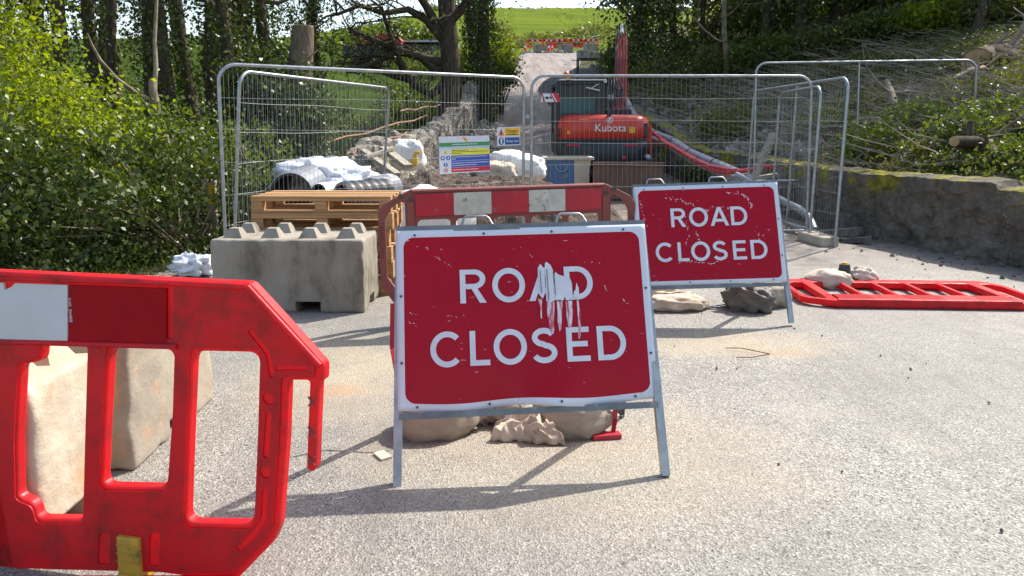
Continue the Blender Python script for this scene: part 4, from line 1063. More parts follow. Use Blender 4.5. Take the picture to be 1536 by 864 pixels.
def sandbag(px, py, r, mat, label, seed, rz=0, tie=None, fold=.14, z=0, fs=2.4, group='sandbags weighting the road signs'):
    p = atz(px, py, z); o = blob('sandbag', mat, (p.x, p.y+r[1]*.6, z), r, seed, fold, fs, rz=rz, tie=tie); return tag(o, label, 'sandbag', group)
sandbag(652, 660, (.195, .15, .125), M_sack, 'round full tan sandbag behind the left leg of the front sign', 1.3, R(8), 1, .065, fs=2.2)
sandbag(858, 656, (.185, .15, .115), M_sack, 'full tan sandbag with tied corner under the right half of the front sign', 4.2, R(-6), 1, .075, fs=2.2)
sandbag(760, 640, (.10, .10, .085), M_sack, 'small slumped sandbag between the two full ones', 6.1, R(30), -1, .2)
# empty crumpled sack in front
def cloth(name, mat, c, w_, d_, h_, seed, rz, label, cat, group=None, amp=1.0, fs=7.):
    n = 46; V = []
    for j in range(n+1):
        for i in range(n+1):
            u, v = i/n*2-1, j/n*2-1
            rr_ = 1-.25*abs(noise.noise((u*1.3+seed, v*1.3, 1))); x = u*w_*rr_+.05*noise.noise((v*3, seed, u)); y = v*d_*rr_+.05*noise.noise((u*3, v, seed))
            e_ = max(0, 1-max(abs(u), abs(v))**3)
            rid = 1-abs(noise.noise((u*fs*.35+seed, v*fs*.22, seed)))*2.6
            z = h_*(e_*.55+.45*e_**.4*rid*amp)+.012+.01*noise.noise((u*9, v*9, seed))
            V.append((x, y, max(.004, z)))
    F = [(j*(n+1)+i, j*(n+1)+i+1, (j+1)*(n+1)+i+1, (j+1)*(n+1)+i) for j in range(n) for i in range(n)]
    m = MB(); m.add(V, F, None, True); o = m.build(name, mat); o.location = c; o.rotation_euler = (0, 0, rz)
    s_ = o.modifiers.new('s', 'SOLIDIFY'); s_.thickness = .003
    return tag(o, label, cat, group)
p = atz(795, 662); cloth('empty_sack', M_sackpale, (p.x, p.y+.05, 0), .17, .10, .115, 2.2, R(-8), 'crumpled pale empty sack lying in front of the sandbags under the front sign', 'sack')
p = atz(712, 640); cloth('empty_sack', M_sack, (p.x, p.y+.05, 0), .08, .08, .07, 5.2, R(20), 'small loose sack end to the right of the round sandbag', 'sack')
sandbag(1018, 466, (.25, .17, .075), M_sackpale, 'flat pale sandbag on the left foot of the further sign', 7.7, R(2), None, .16)
sandbag(988, 452, (.17, .16, .13), M_sackpale, 'pale sandbag half hidden by the front sign edge', 3.3, R(10), None, .12)
sandbag(1128, 468, (.20, .15, .135), M_sackgrey, 'dark grey wet sandbag on the right foot of the further sign', 9.1, R(-22), None, .26, fs=2.8)
sandbag(1160, 461, (.17, .15, .12), M_sack, 'tan sandbag tucked behind the dark grey one', 2.9, R(15), None, .14)
sandbag(1250, 433, (.20, .15, .10), M_sackpale, 'pale grey sandbag on the far side of the lying barrier', 5.9, R(-12), -1, .12)
sandbag(1298, 430, (.13, .12, .105), M_sackpale, 'pale sandbag right of the dark rubber foot beyond the lying barrier', 8.8, R(12), None, .2)
p = atz(1276, 432); m = MB(); m.tube([(0, 0, 0), (0, 0, .03), (0, 0, .08), (-.01, 0, .14), (-.01, 0, .20)], [.17, .15, .09, .055, .045], 14)
for s_ in (-1, 1): m.bar((0, 0, .05), (s_*.19, -.06, .0), .10, .035)
t = thing('barrier_stump_foot', (p.x, p.y+.12, 0), 'dark flared rubber foot with a yellow tip between two pale sandbags', 'barrier foot'); m.build('cone_foot', M_blackp, t)
m = MB(); m.tube([(-.01, 0, .20), (-.01, 0, .215)], [.03, .022], 8); m.build('yellow_tip', M_yellow, t)
# metal straps lying across the sign feet
m = MB(); a, b_ = atz(1050, 463), atz(1112, 457); m.bar(a+Vector((0, 0, .01)), b_+Vector((0, 0, .02)), .03, .006); tag(m.build('steel_strap', M_signgrey), 'thin grey steel strap between the sandbags of the further sign', 'strap')
# torn red and white tape hanging behind the front sign
def tape(pts, label, foot):
    t = thing('hazard_tape', tuple(pts[-1]), label, 'hazard tape'); L0 = Vector(t.location)
    m = MB()
    for a, b_ in zip(pts[:-1], pts[1:]): m.bar(Vector(a)-L0, Vector(b_)-L0, .022, .003)
    m.build('strip', M_redstripold, t)
    q = MB(); q.bar(Vector(foot[0])-L0, Vector(foot[1])-L0, .05, .02); q.build('block', M_redstripold if foot[2] else M_sackpale, t)
a = atz(905, 656); tape([at(922, 600, a.y+.05), at(923, 628, a.y+.03), at(919, 652, a.y), Vector((a.x+.03, a.y, .01))], 'red plastic stake with a flat red foot behind the right side of the front sign', (atz(888, 655, .015), atz(930, 652, .015), True))
a = atz(583, 680); tape([at(589, 455, a.y+.3), at(588, 520, a.y+.25), at(602, 600, a.y+.1), at(592, 655, a.y+.03), Vector((a.x+.03, a.y+.02, .01))], 'red strap edge showing past the left side of the front sign', (atz(568, 680, .012), atz(580, 690, .012), False))
# fallen twig on the asphalt
m = MB(); m.tube([atz(1088, 522, .005), atz(1112, 522, .012), atz(1155, 531, .006), atz(1128, 536, .004), atz(1105, 536, .006)], .003, 4)
tag(m.build('twig', M_bark), 'bent dark twig on the asphalt below the further sign', 'twig')

# ------------------------------------------------------------------ white sheet, ribbed pipes and bags behind the pallets
def ribbed(name, a, b_, r, label, matA, group, wall_=.03, pitch=.06):
    a, b_ = Vector(a), Vector(b_); L = (b_-a).length; n = int(L/pitch*2); pts = []; rr = []
    for i in range(n+1): pts.append(a.lerp(b_, i/n)-a); rr.append(r*(1.0 if i % 2 else .93))
    t = thing(name, tuple(a), label, 'pipe', group); m = MB(); m.tube(pts, rr, 28, caps=False, smooth=False)
    m.build('outer_ribs', matA, t)
    q = MB(); q.tube(pts[::-1], [x-wall_ for x in rr][::-1], 28, caps=False)
    d = (b_-a).normalized(); u = d.orthogonal().normalized(); v = d.cross(u)
    for e_ in (Vector((0, 0, 0)), b_-a):
        ring = [e_+(u*math.cos(k*math.pi/14)+v*math.sin(k*math.pi/14))*s_ for s_ in (rr[0], rr[0]-wall_) for k in range(28)]
        q.add(ring, [(k, (k+1) % 28, 28+(k+1) % 28, 28+k) for k in range(28)])
    q.build('inner_bore', M_pipedark, t); return t
PG = 'ribbed drainage pipes heaped behind the pallets'
ribbed('drainage_pipe', at(437, 292, 8.3), at(500, 262, 10.0), .265, 'large grey ribbed pipe with its dark mouth facing left', M_pipe, PG)
ribbed('drainage_pipe', at(478, 286, 8.2), at(520, 280, 9.4), .085, 'small pale pipe between the two large ones, mouth toward the camera', M_tarp, PG, .02)
ribbed('drainage_pipe', at(512, 294, 8.4), at(580, 288, 8.9), .17, 'grey ribbed pipe stub under the right end of the white sheet', M_pipedark, PG, .03, .11)
ribbed('drainage_pipe', at(556, 290, 9.0), at(584, 283, 9.5), .20, 'smooth grey pipe end nearest the leaning fence post', M_pipe, PG)
p = at(480, 288, 9.3); o = blob('plastic_sheet', M_tarp, (p.x, p.y, p.z-.05), (.64, .45, .30), 3.7, .24, 2.0, pw=.9, seg=72); tag(o, 'crumpled white plastic sheet thrown over the grey pipes', 'plastic sheet')
p = at(545, 290, 9.4); o = blob('plastic_sheet', M_tarp, (p.x, p.y, p.z-.1), (.42, .3, .24), 9.7, .22, 2.2, pw=.9, seg=60); tag(o, 'lower fold of white sheet over the black ribbed pipe stub', 'plastic sheet')
m = MB(); m.bar(at(540, 262, 9.6), at(553, 277, 9.2), .04, .03); tag(m.build('red_batten', M_redstripold), 'short red and white batten stuck up behind the pipes', 'batten')
BG = 'white bags around the soil heap'
for px, py, Yd, r, sd, lb, mt in ((638, 352, 8.3, (.36, .25, .34), 1.1, 'white bag behind the left windows of the faded barrier', M_bulk),
        (694, 345, 8.6, (.15, .15, .26), 2.1, 'narrow white bag standing behind the second window of the faded barrier', M_bulk),
        (757, 264, 14.0, (.42, .4, .30), 3.1, 'big white bulk bag right of the safety board', M_bulk), (790, 268, 13.4, (.34, .3, .27), 4.1, 'white bulk bag between the gate posts', M_bulk),
        (745, 275, 12.9, (.36, .3, .24), 6.6, 'buff coloured bulk bag at the corner of the safety board', M_sackpale),
        (612, 255, 13.2, (.30, .25, .34), 5.1, 'white sack leaning on the broken end of the rubble wall', M_bulk)):
    p = at(px, py, Yd); o = blob('bulk_bag', mt, (p.x, p.y, max(p.z, 0)), r, sd, .17, 1.7, pw=.6); tag(o, lb, 'bulk bag', BG)
p = atz(290, 415); o = blob('litter_bag', M_tarp, (p.x-.02, p.y+.05, .02), (.20, .15, .13), 12.1, .45, 2.6); tag(o, 'crumpled white plastic bag between the hedge and the grey block', 'plastic bag')
p = at(622, 246, 12.9); m = MB(); m.box((0, 0, .09), (.12, .1, .16), None, .03); m.tube([(0, 0, .16), (.02, 0, .24), (.09, 0, .25)], .03, 8); m.box((-.06, -.02, .05), (.05, .09, .08), None, .01)
o = m.build('yellow_water_pump', M_amber); o.location = (p.x, p.y, p.z-.05); tag(o, 'small yellow pump on top of the white sack by the wall end', 'pump')
for k, (a, b_, wd, th, lb) in enumerate(((at(545, 226, 12.6), at(596, 262, 12.0), .14, .06, 'pale weathered plank sloping down to the soil heap, nearest the pipes'), (at(575, 222, 13.0), at(612, 250, 12.4), .16, .07, 'wide grey plank above the sloping one'), (at(548, 236, 12.2), at(590, 222, 12.9), .08, .05, 'short plank lying crosswise on the sloping planks'))):
    m = MB(); m.bar(a, b_, wd, th); tag(m.build('timber_plank', M_oldwood), lb, 'plank', 'timber planks at the wall end')
# soil heap
def heap(name, cx_, cy_, rx, ry, hf, mat, label, cat='soil heap', n=90, zb=None, kind='stuff'):
    V = []
    for j in range(n+1):
        for i in range(n+1):
            u, v = i/n*2-1, j/n*2-1; x, y = cx_+u*rx, cy_+v*ry
            e_ = max(0, 1-u*u)*max(0, 1-v*v); q = Vector((x, y, 0))
            z = hf(u, v)*e_**.6+(noise.noise(q*2.2)*.10+noise.noise(q*6)*.05+noise.noise(q*15)*.03+abs(noise.noise(q*28))*.015)*min(1, e_*4)
            V.append((x, y, (zb if zb is not None else gp(x, y).z)+z-.03))
    F = [(j*(n+1)+i, j*(n+1)+i+1, (j+1)*(n+1)+i+1, (j+1)*(n+1)+i) for j in range(n) for i in range(n)]
    m = MB(); m.add(V, F, None, False); o = m.build(name, mat); return tag(o, label, cat, kind=kind)
heap('soil_heap', -.35, 11.3, 2.1, 1.55, lambda u, v: .72+.22*math.exp(-((u+.55)/.3)**2)-.18*sstep(.35, 1, u), M_soil, 'heap of brown soil behind the fence, under the safety board', n=130)
pts = [Vector((random.gauss(-.3, .9), random.gauss(10.9, .6), 0)) for i in range(260)]
heap('gravel_heap', 3.3, 38.5, 1.9, 2.2, lambda u, v: .95+.3*math.sin(u*5+v*3), M_gravel, 'dark grey gravel heap on the track beyond the excavator', 'gravel heap', 60)

# ------------------------------------------------------------------ tub, trench plate, conduits
p = at(853, 271, 15.0); t = thing('mortar_tub', (p.x, 15.3, 0), 'blue mixing tub crusted with cream mortar in front of the excavator', 'tub')
def frust(m, x0, x1, y0, y1, z0, X0, X1, Y0, Y1, z1):
    V = [(x0, y0, z0), (x1, y0, z0), (x1, y1, z0), (x0, y1, z0), (X0, Y0, z1), (X1, Y0, z1), (X1, Y1, z1), (X0, Y1, z1)]
    m.add(V, [(3,2,1,0),(0,1,5,4),(1,2,6,5),(2,3,7,6),(3,0,4,7)])
m = MB(); frust(m, -.36, .36, -.28, .28, .25, -.44, .44, -.35, .35, .84); frust(m, -.32, .32, -.24, .24, .28, -.40, .40, -.31, .31, .83); m.build('tub_body', M_tub, t)
m = MB(); 
for a, b_ in (((-.5, -.38, .85), (.5, -.38, .85)), ((-.5, .38, .85), (.5, .38, .85)), ((-.47, -.4, .85), (-.47, .4, .85)), ((.47, -.4, .85), (.47, .4, .85))): m.bar(a, b_, .08, .05)
m.build('rim', M_tubpale, t)
m = MB(); V = [(.10, -.352, .82), (.445, -.357, .82), (.37, -.292, .26), (.12, -.288, .26)]; m.add([(x, y-.004, z) for x, y, z in V], [(0, 3, 2, 1)]); m.box((.41, 0, .54), (.03, .5, .5)); m.build('mortar_crust', M_tubpale, t)
m = MB(); m.tube([(-.15+.12*math.cos(R(a)), -.37, .72-.13*math.sin(R(a))) for a in range(0, 181, 20)], .01, 6); m.build('handle', M_galv, t)
m = MB()
for s_ in (-1, 1): m.box((s_*.25, 0, .125), (.08, .5, .25), None, .01)
m.build('stand', M_rust, t)
a, b_ = at(890, 243, 14.6), at(995, 243, 14.6)
t = thing('trench_plate', ((a.x+b_.x)/2, 14.6, 0), 'long rusty steel trench plate on edge in front of the excavator', 'steel plate')
m = MB(); m.box((0, 0, a.z/2), (b_.x-a.x, .05, a.z)); m.build('plate', M_rust, t)
m = MB(); m.box((0, -.03, a.z-.03), (b_.x-a.x+.02, .1, .05)); m.box((0, -.04, .1), (b_.x-a.x+.02, .07, .05)); m.build('flange', M_rust, t)
def hose(name, P, r, mat, label, ties=0):
    # smooth the polyline
    Q = [Vector(p) for p in P]
    for _ in range(3):
        N = [Q[0]]
        for a, b_ in zip(Q[:-1], Q[1:]): N += [a.lerp(b_, .25), a.lerp(b_, .75)]
        Q = N+[Q[-1]]
    t = thing(name, tuple(Q[len(Q)//2]), label, 'conduit', 'conduits running down the right bank'); L0 = Vector(t.location)
    m = MB(); m.tube([q-L0 for q in Q], r, 12); m.build('duct', mat, t)
    if ties:
        m = MB()
        for k in range(1, ties+1):
            i = int(k*len(Q)/(ties+1)); d = (Q[i+1]-Q[i]).normalized()*.02; m.tube([Q[i]-L0-d, Q[i]-L0+d], r*1.08, 12)
        m.build('joint_rings', M_blackp, t)
    return t
HP = [(938, 150, 21.5), (950, 172, 20.5), (962, 190, 19.5), (985, 204, 18.3), (1010, 212, 17.2), (1030, 228, 16.0), (1060, 242, 14.8), (1100, 258, 13.4), (1150, 285, 12.4)]
def HH(dx, dy, n=9, dY=0): return [at(x+dx, y+dy, Yd+dY) for x, y, Yd in HP[:n]]
hose('grey_conduit', HH(0, -2), .085, M_hosegrey, 'upper pale grey conduit running down the bank past the excavator', 7)
hose('grey_conduit', HH(-4, 6, dY=-.1), .085, M_hosegrey, 'lower grey conduit strapped under the upper one', 7)
hose('red_conduit', [at(x, y-5 if x < 1100 else y, d) for x, y, d in ((975, 200, 18.2), (1000, 220, 16.8), (1025, 232, 15.6), (1050, 250, 14.3), (1080, 258, 13.4), (1110, 258, 12.9), (1140, 252, 12.6), (1162, 250, 12.5))], .042, M_hosered, 'red conduit sagging below the grey pair and onto the wall', 2)
hose('red_conduit', [at(x, y-8 if x < 1080 else y-3, d) for x, y, d in ((990, 218, 17.0), (1025, 238, 15.4), (1052, 256, 14.2), (1082, 263, 13.3), (1115, 260, 12.8), (1135, 257, 12.6))], .034, M_hosered, 'second thinner red conduit just under the first', 2)
hose('grey_conduit', [at(1105, 262, 12.4), at(1130, 275, 12.0), at(1170, 300, 11.0), at(1210, 318, 10.2), at(1222, 345, 9.8)], .05, M_hosegrey, 'pale grey conduit end curling down inside the fence corner', 0)
m = MB(); m.bar(at(1128, 275, 12.3), at(1160, 200, 12.5), .13, .06); m.bar(at(1118, 270, 12.2), at(1165, 262, 12.3), .12, .06); tag(m.build('leaning_board', M_oldwood), 'dark leaning board behind the end on mesh panel', 'board')

# ------------------------------------------------------------------ excavator, seen from behind
ex = thing('mini_excavator', (2.13, 17.9, 0), 'red and black tracked excavator seen from behind on the track', 'excavator')
Wd2 = 1.09
def loft(m, levels, n=11):
    """levels: z, half width, rear depth(-y), front(+y), corner radius; plan is a rounded rectangle, strongly rounded at the rear"""
    rings = []
    for z, hw, rear, front, rr_ in levels:
        P = []
        P += [(x, y) for x, y in arc(hw-rr_, -rear+rr_, rr_, rr_, 0, -90, n)]
        P += [(x, y) for x, y in arc(-hw+rr_, -rear+rr_, rr_, rr_, -90, -180, n)]
        P += [(-hw, front), (hw, front)]; rings.append([(x, y, z) for x, y in P])
    k = len(rings[0]); V = [p for r_ in rings for p in r_]
    F = [(j*k+(i+1) % k, j*k+i, (j+1)*k+i, (j+1)*k+(i+1) % k) for j in range(len(rings)-1) for i in range(k)]
    m.add(V, F, None, True); m.add(rings[0], [tuple(range(k))]); m.add(rings[-1], [tuple(range(k))[::-1]])
m = MB(); loft(m, [(1.20, 1.055, .86, .55, .42), (1.24, 1.08, .90, .55, .44), (1.45, 1.085, .91, .55, .44), (1.63, 1.06, .88, .55, .42), (1.73, .98, .80, .55, .38), (1.77, .86, .70, .55, .34)])
hood = m.build('engine_hood', M_exred, ex)
m = MB(); loft(m, [(.56, .98, .80, .5, .4), (.62, 1.05, .88, .5, .42), (.80, 1.095, .93, .5, .45), (1.12, 1.085, .92, .5, .44), (1.205, 1.03, .86, .5, .42)]); m.build('counterweight', M_exblack, ex)
m = MB(); 
for k in range(8):        # red flank sweeping down the right rear corner
    pass
out = [(1.02, 1.60), (1.12, 1.50), (1.145, 1.1), (1.14, .72), (1.04, .70), (1.035, 1.0), (.98, 1.14), (.90, 1.205), (.90, 1.25), (1.0, 1.25)]
mm = curve_mesh([out], .85, .03); m.mesh(mm, Matrix.Translation((0, -.15, 0)) @ STAND, False); m.build('side_cover', M_exred, ex)
m = MB(); m.box((.90, -.80, 1.42), (.16, .06, .34), Matrix.Rotation(0, 4, 'Z'), .02); m.build('grille', M_exblack, ex)
for k in range(5): pass
m = MB()
for k in range(6): m.box((-1.02, -.62, 1.26+.04*k), (.14, .2, .014))
m.build('louvres', M_exblack, ex)
mt = text_mesh('Kubota', .245, .012); m = MB(); m.mesh(mt, Matrix.Translation((.10, -.920, 1.46)) @ STAND); m.build('wordmark', flat('white_lettering', (.85, .85, .85)), ex)
m = MB(); m.mesh(curve_mesh([arc(.09, 1.645, .078, .07, 0, 350, 28), arc(.09, 1.645, .066, .058, 0, 350, 28)], .01), Matrix.Translation((0, -.888, 0)) @ STAND)
m.mesh(curve_mesh([[(.05, 1.60), (.075, 1.60), (.085, 1.635), (.12, 1.61), (.135, 1.622), (.10, 1.65), (.128, 1.685), (.105, 1.69), (.085, 1.665), (.09, 1.70), (.07, 1.70)]], .01), Matrix.Translation((0, -.888, 0)) @ STAND)
m.build('emblem', bpy.data.materials['white_lettering'], ex)
for x, z, w_, h_ in ((-.83, 1.37, .10, .07), (.60, 1.42, .13, .14)):
    m = MB(); m.box((x, -.905 if abs(x) < .65 else -.86, z), (w_, .012, h_), None, .002); m.build('yellow_decal', M_amber, ex)
m = MB(); m.box((-.50, -.85, 1.66), (.22, .012, .03)); m.build('yellow_decal', M_amber, ex)
for x in (-.75, .57): m = MB(); m.box((x, -.90, 1.07), (.30, .06, .05), None, .02); m.build('tail_light', M_nred, ex)
for x in (-.58, .42): m = MB(); m.tube([(x, -.93, .80), (x, -.955, .80)], .045, 12); m.build('reflector', M_nred, ex)
m = MB(); m.box((0, -.925, 1.20), (1.9, .03, .03), None, .01); m.build('bumper_line', M_exblack, ex)
m = MB(); m.box((.08, -.82, 1.80), (.10, .1, .12), None, .02); m.tube([(.08, -.87, 1.79), (.08, -.90, 1.79)], .03, 10); m.build('rear_camera', M_blackp, ex)
m = MB(); m.tube([(.95, -.84, .72), (1.02, -.80, .78)], .12, 14); m.box((.86, -.9, .68), (.2, .06, .08), None, .02); m.build('exhaust_cover', M_galv, ex)
# cab
m = MB(); cx0, cx1, cy0, cy1, cz0, cz1 = -1.12, .02, -.50, 1.0, 1.0, 2.56
for x in (cx0+.05, cx1-.05):
    for y in (cy0+.05, cy1-.05): m.box((x, y, (cz0+cz1)/2), (.10, .10, cz1-cz0), None, .03)
m.box(((cx0+cx1)/2, (cy0+cy1)/2, cz1-.05), (cx1-cx0, cy1-cy0, .13), None, .05)
m.box(((cx0+cx1)/2, cy0+.05, cz1-.23), (cx1-cx0-.1, .05, .28)); m.box(((cx0+cx1)/2, cy0+.05, 1.72), (cx1-cx0-.1, .08, .20), None, .02)
m.box(((cx0+cx1)/2, (cy0+cy1)/2, 1.1), (cx1-cx0, cy1-cy0, .5), None, .06); m.box((-.13, cy0+.03, 2.1), (.16, .06, .8), None, .02)
m.build('cab_frame', M_exblack, ex)
m = MB(); m.box(((cx0+cx1)/2, cy0+.055, 2.05), (cx1-cx0-.18, .012, .54)); m.box(((cx0+cx1)/2, cy1-.05, 1.9), (cx1-cx0-.18, .012, .9)); m.box((cx0+.04, .25, 1.9), (.012, 1.3, .9)); m.box((cx1-.04, .25, 1.9), (.012, 1.3, .9)); m.build('windows', M_glass, ex)
m = MB(); m.box((-.48, .3, 1.62), (.5, .5, .14), None, .05); m.box((-.48, .08, 1.95), (.46, .12, .62), None, .06); m.box((-.48, .06, 2.32), (.26, .1, .16), None, .05); m.build('driver_seat', M_blackp, ex)
m = MB(); m.box((-.52, cy0-.01, cz1+.012), (1.06, .05, .03), None, .01); m.box((.02, cy0-.02, cz1-.01), (.08, .07, .09), None, .02); m.build('roof_lamp_bar', flat('pale_grey_paint', (.6, .62, .62)), ex)
m = MB(); m.bar((-.42, cy0-.03, 2.40), (-.10, cy0-.03, 2.33), .06, .03); m.bar((-.32, cy0-.03, 2.37), (-.14, cy0-.03, 2.48), .02, .02); m.build('rear_wiper', bpy.data.materials['pale_grey_paint'], ex)
m = MB(); m.box((-.82, cy0-.04, 2.52), (.12, .08, .12), None, .02); m.build('work_lamp', M_blackp, ex)
m = MB(); m.tube([(-.85, -.2, 2.62), (-.85, -.2, 2.70), (-.85, -.2, 2.76), (-.85, -.2, 2.79)], [.085, .085, .07, .03], 16); m.build('beacon', M_orange, ex)
m = MB(); m.bar((.04, -.45, 2.52), (.34, -.2, 2.38), .03, .03); m.box((.40, -.15, 2.30), (.12, .06, .2), None, .02); m.build('mirror', M_exblack, ex)
# machinery between cab and boom
m = MB(); m.box((.40, .3, 1.75), (.65, .9, .35), None, .05)
for k in range(5): m.tube([(.15+.11*k, -.2, 1.75), (.18+.10*k, .3, 2.2+.05*k), (.32+.06*k, .9, 2.7)], .022, 6)
m.build('hydraulic_hoses', M_blackp, ex)
# boom as a bent box section
def boxbeam(m, P, ws, x0):
    V = []
    for (y, z, h_), w_ in zip(P, ws): V += [(x0-w_/2, y, z-h_/2), (x0+w_/2, y, z-h_/2), (x0+w_/2, y, z+h_/2), (x0-w_/2, y, z+h_/2)]
    F = [(3,2,1,0), tuple(range(len(V)-4, len(V)))]
    for i in range(len(P)-1):
        a = i*4; F += [(a, a+1, a+5, a+4), (a+1, a+2, a+6, a+5), (a+2, a+3, a+7, a+6), (a+3, a, a+4, a+7)]
    m.add(V, F)
m = MB(); boxbeam(m, [(1.0, 1.5, .45), (1.6, 2.3, .42), (2.2, 3.1, .42), (2.9, 3.75, .38), (3.9, 4.0, .3)], [.34, .34, .32, .30, .26], .60); m.build('boom', M_exred, ex)
m = MB(); m.box((.60, .95, 1.35), (.36, .5, .7), None, .04); m.tube([(.60, .9, 1.2), (.60, 1.9, 2.2)], .06, 10); m.tube([(.60, 1.9, 2.2), (.60, 2.3, 2.6)], .035, 10); m.build('swing_post', M_exblack, ex)
m = MB()
for s_ in (-.15, -.11, -.04, .04, .11): m.tube([(.60+s_, 1.1, 2.05), (.60+s_, 1.3, 2.35), (.60+s_, 2.0, 3.22), (.60+s_, 2.75, 3.98), (.60+s_*1.2, 3.5, 4.25)], .018, 6)
m.build('boom_hoses', M_blackp, ex)
m = MB(); boxbeam(m, [(3.7, 4.1, .3), (4.2, 3.2, .3), (4.7, 2.2, .22)], [.2, .2, .16], .60); m.build('dipper_arm', M_exred, ex)
m = MB(); m.tube([(.60, 2.6, 4.0), (.60, 3.5, 4.35)], .055, 10); m.tube([(.60, 3.5, 4.35), (.60, 3.9, 4.3)], .03, 8); m.build('arm_ram', M_galv, ex)
m = MB(); m.add([(.25, 4.3, 2.3), (.95, 4.3, 2.3), (.95, 5.0, 2.1), (.25, 5.0, 2.1), (.25, 4.4, 1.5), (.95, 4.4, 1.5), (.95, 5.2, 1.6), (.25, 5.2, 1.6)], [(0,1,2,3),(7,6,5,4),(0,4,5,1),(1,5,6,2),(2,6,7,3),(3,7,4,0)]); m.build('bucket', M_exblack, ex)
m = MB(); m.box((.36, .9, 2.22), (.14, .12, .12), None, .03); m.build('boom_lamp', bpy.data.materials['pale_grey_paint'], ex)
for s_ in (-1, 1):
    tr = MB(); st = arc(1.05, .36, .34, .34, -90, 90, 12)+arc(-1.05, .36, .34, .34, 90, 270, 12); inn = arc(1.05, .36, .27, .27, -90, 90, 12)+arc(-1.05, .36, .27, .27, 90, 270, 12)
    Myz = Matrix(((0,0,1,s_*.85),(1,0,0,0),(0,1,0,0),(0,0,0,1))); tr.mesh(curve_mesh([st, inn], .42), Myz)
    k = len(st)
    for i in range(44):
        f = i/44*k; a, b_ = Vector(st[int(f) % k]), Vector(st[(int(f)+1) % k]); q = a.lerp(b_, f-int(f)); 
    for yy in np.arange(-1.05, 1.06, .1):
        for zz in (.01, .71): tr.box((s_*.85, yy, zz), (.44, .05, .04))
    for i in range(-80, 81, 16):
        for e_ in (1, -1): tr.box((s_*.85, e_*(1.05+.35*math.cos(R(i))), .36+.35*math.sin(R(i))), (.44, .06, .06))
    o = tr.build('track', M_blackp, ex)
    q = MB()
    for yy in (-1.05, -.5, 0, .5, 1.05): q.tube([(s_*.72, yy, .36 if abs(yy) > 1 else .2), (s_*.98, yy, .36 if abs(yy) > 1 else .2)], .25 if abs(yy) > 1 else .12, 16)
    q.box((s_*.83, 0, .38), (.2, 1.9, .25), None, .03); q.build('track_rollers', M_exblack, ex)
m = MB(); m.box((0, 0, .45), (1.3, 1.4, .22), None, .04); m.build('undercarriage', M_exblack, ex)
nest(ex, 'engine_hood', 'wordmark', 'emblem', 'yellow_decal', 'grille', 'louvres', 'rear_camera')
nest(ex, 'counterweight', 'tail_light', 'reflector', 'bumper_line', 'exhaust_cover')
nest(ex, 'cab_frame', 'windows', 'driver_seat', 'roof_lamp_bar', 'rear_wiper', 'work_lamp', 'beacon', 'mirror')
for a_, b_ in (('track', 'track_rollers'), ('track.001', 'track_rollers.001')): bpy.data.objects[b_].parent = bpy.data.objects[a_]
ex.rotation_euler = (0, 0, R(1))
for o in ex.children:      # the boom is slewed a little to the right about its swing post
    if o.name.split('.')[0] in ('boom', 'boom_hoses', 'dipper_arm', 'arm_ram', 'bucket', 'swing_post'):
        o.matrix_local = Matrix.Translation((.60, .9, 0)) @ Matrix.Rotation(R(-10), 4, 'Z') @ Matrix.Translation((-.60, -.9, 0))

# ------------------------------------------------------------------ rusty rails on the left below the wall
t = thing('rail_fence', tuple(at(560, 205, 14.5)), 'low fence of rusty rails on thin posts falling away left of the rubble wall', 'fence'); L0 = Vector(t.location)
def railp(a, b_, n=6): return [a.lerp(b_, i/n)+Vector((0, 0, .03*math.sin(i*2.2)))-L0 for i in range(n+1)]
for a, b_, Y0, Y1 in (((484, 216), (640, 174), 13.0, 18), ((534, 226), (610, 200), 12.8, 15), ((600, 167), (660, 158), 17, 20), ((520, 232), (548, 222), 12.4, 13)):
    m = MB(); m.tube(railp(at(*a, Y0), at(*b_, Y1)), .02, 8); m.build('rail', M_rail, t)
for k in range(15):
    f = k/14; px = 500+f*180; Yp = 13.2+f*7; p = at(px, 225-f*58, Yp); q = at(px, 178-f*50, Yp)
    m = MB(); m.tube([Vector((p.x, p.y, gz(p.x, p.y)-.1))-L0, q-L0], .009, 5); m.build('thin_post', M_stick, t)

# ------------------------------------------------------------------ left hedge and bright shrub
HB = 'shrubs along the left verge'
for i, (px, py, Yd, rr_, lf) in enumerate(((500, 150, 24, 1.0, M_leafdark), (560, 140, 27, 1.1, M_leafmid), (610, 120, 30, 1.3, M_leafmid), (520, 205, 17, .5, M_leafmid), (475, 130, 28, 1.3, M_leafdark), (640, 150, 24, .6, M_leafdark))):
    x = (px-768)/FPX*Yd; bush('pasture_bush', [(Vector((x, Yd, gz(x, Yd)+rr_*.35)), (rr_*1.2, rr_, rr_*.7))], ['dark bush on the grass slope behind the slanting fence panel', 'green bush on the slope left of the big dark tree', 'green scrub under the tip of the long limb', 'low green bush just above the rusty rails', 'dark bush below the thin conifer like tree', 'dark bush at the foot of the big dark tree'][i], 'bush', lf, .11, 34, 110, .18, 'bushes on the grass slope', 5)
bush('hedge_shrub', [((-3.75, 8.6, .55), (.75, .9, .75)), ((-4.4, 7.6, .6), (.85, .9, .85))], 'glossy dark hedge shrub nearest the grey block, with bare stems showing', 'shrub', M_leafdark, .062, 46, 230, .11, HB, 10, M_stick)
bush('hedge_shrub', [((-5.5, 7.4, .6), (1.1, 1.0, 1.05)), ((-6.4, 6.9, .6), (1.0, 1.0, 1.1)), ((-5.0, 6.6, .35), (.7, .6, .6))], 'wide glossy dark hedge shrub at the left edge below the bright green one', 'shrub', M_leafdark, .062, 50, 330, .12, HB, 10, M_stick)
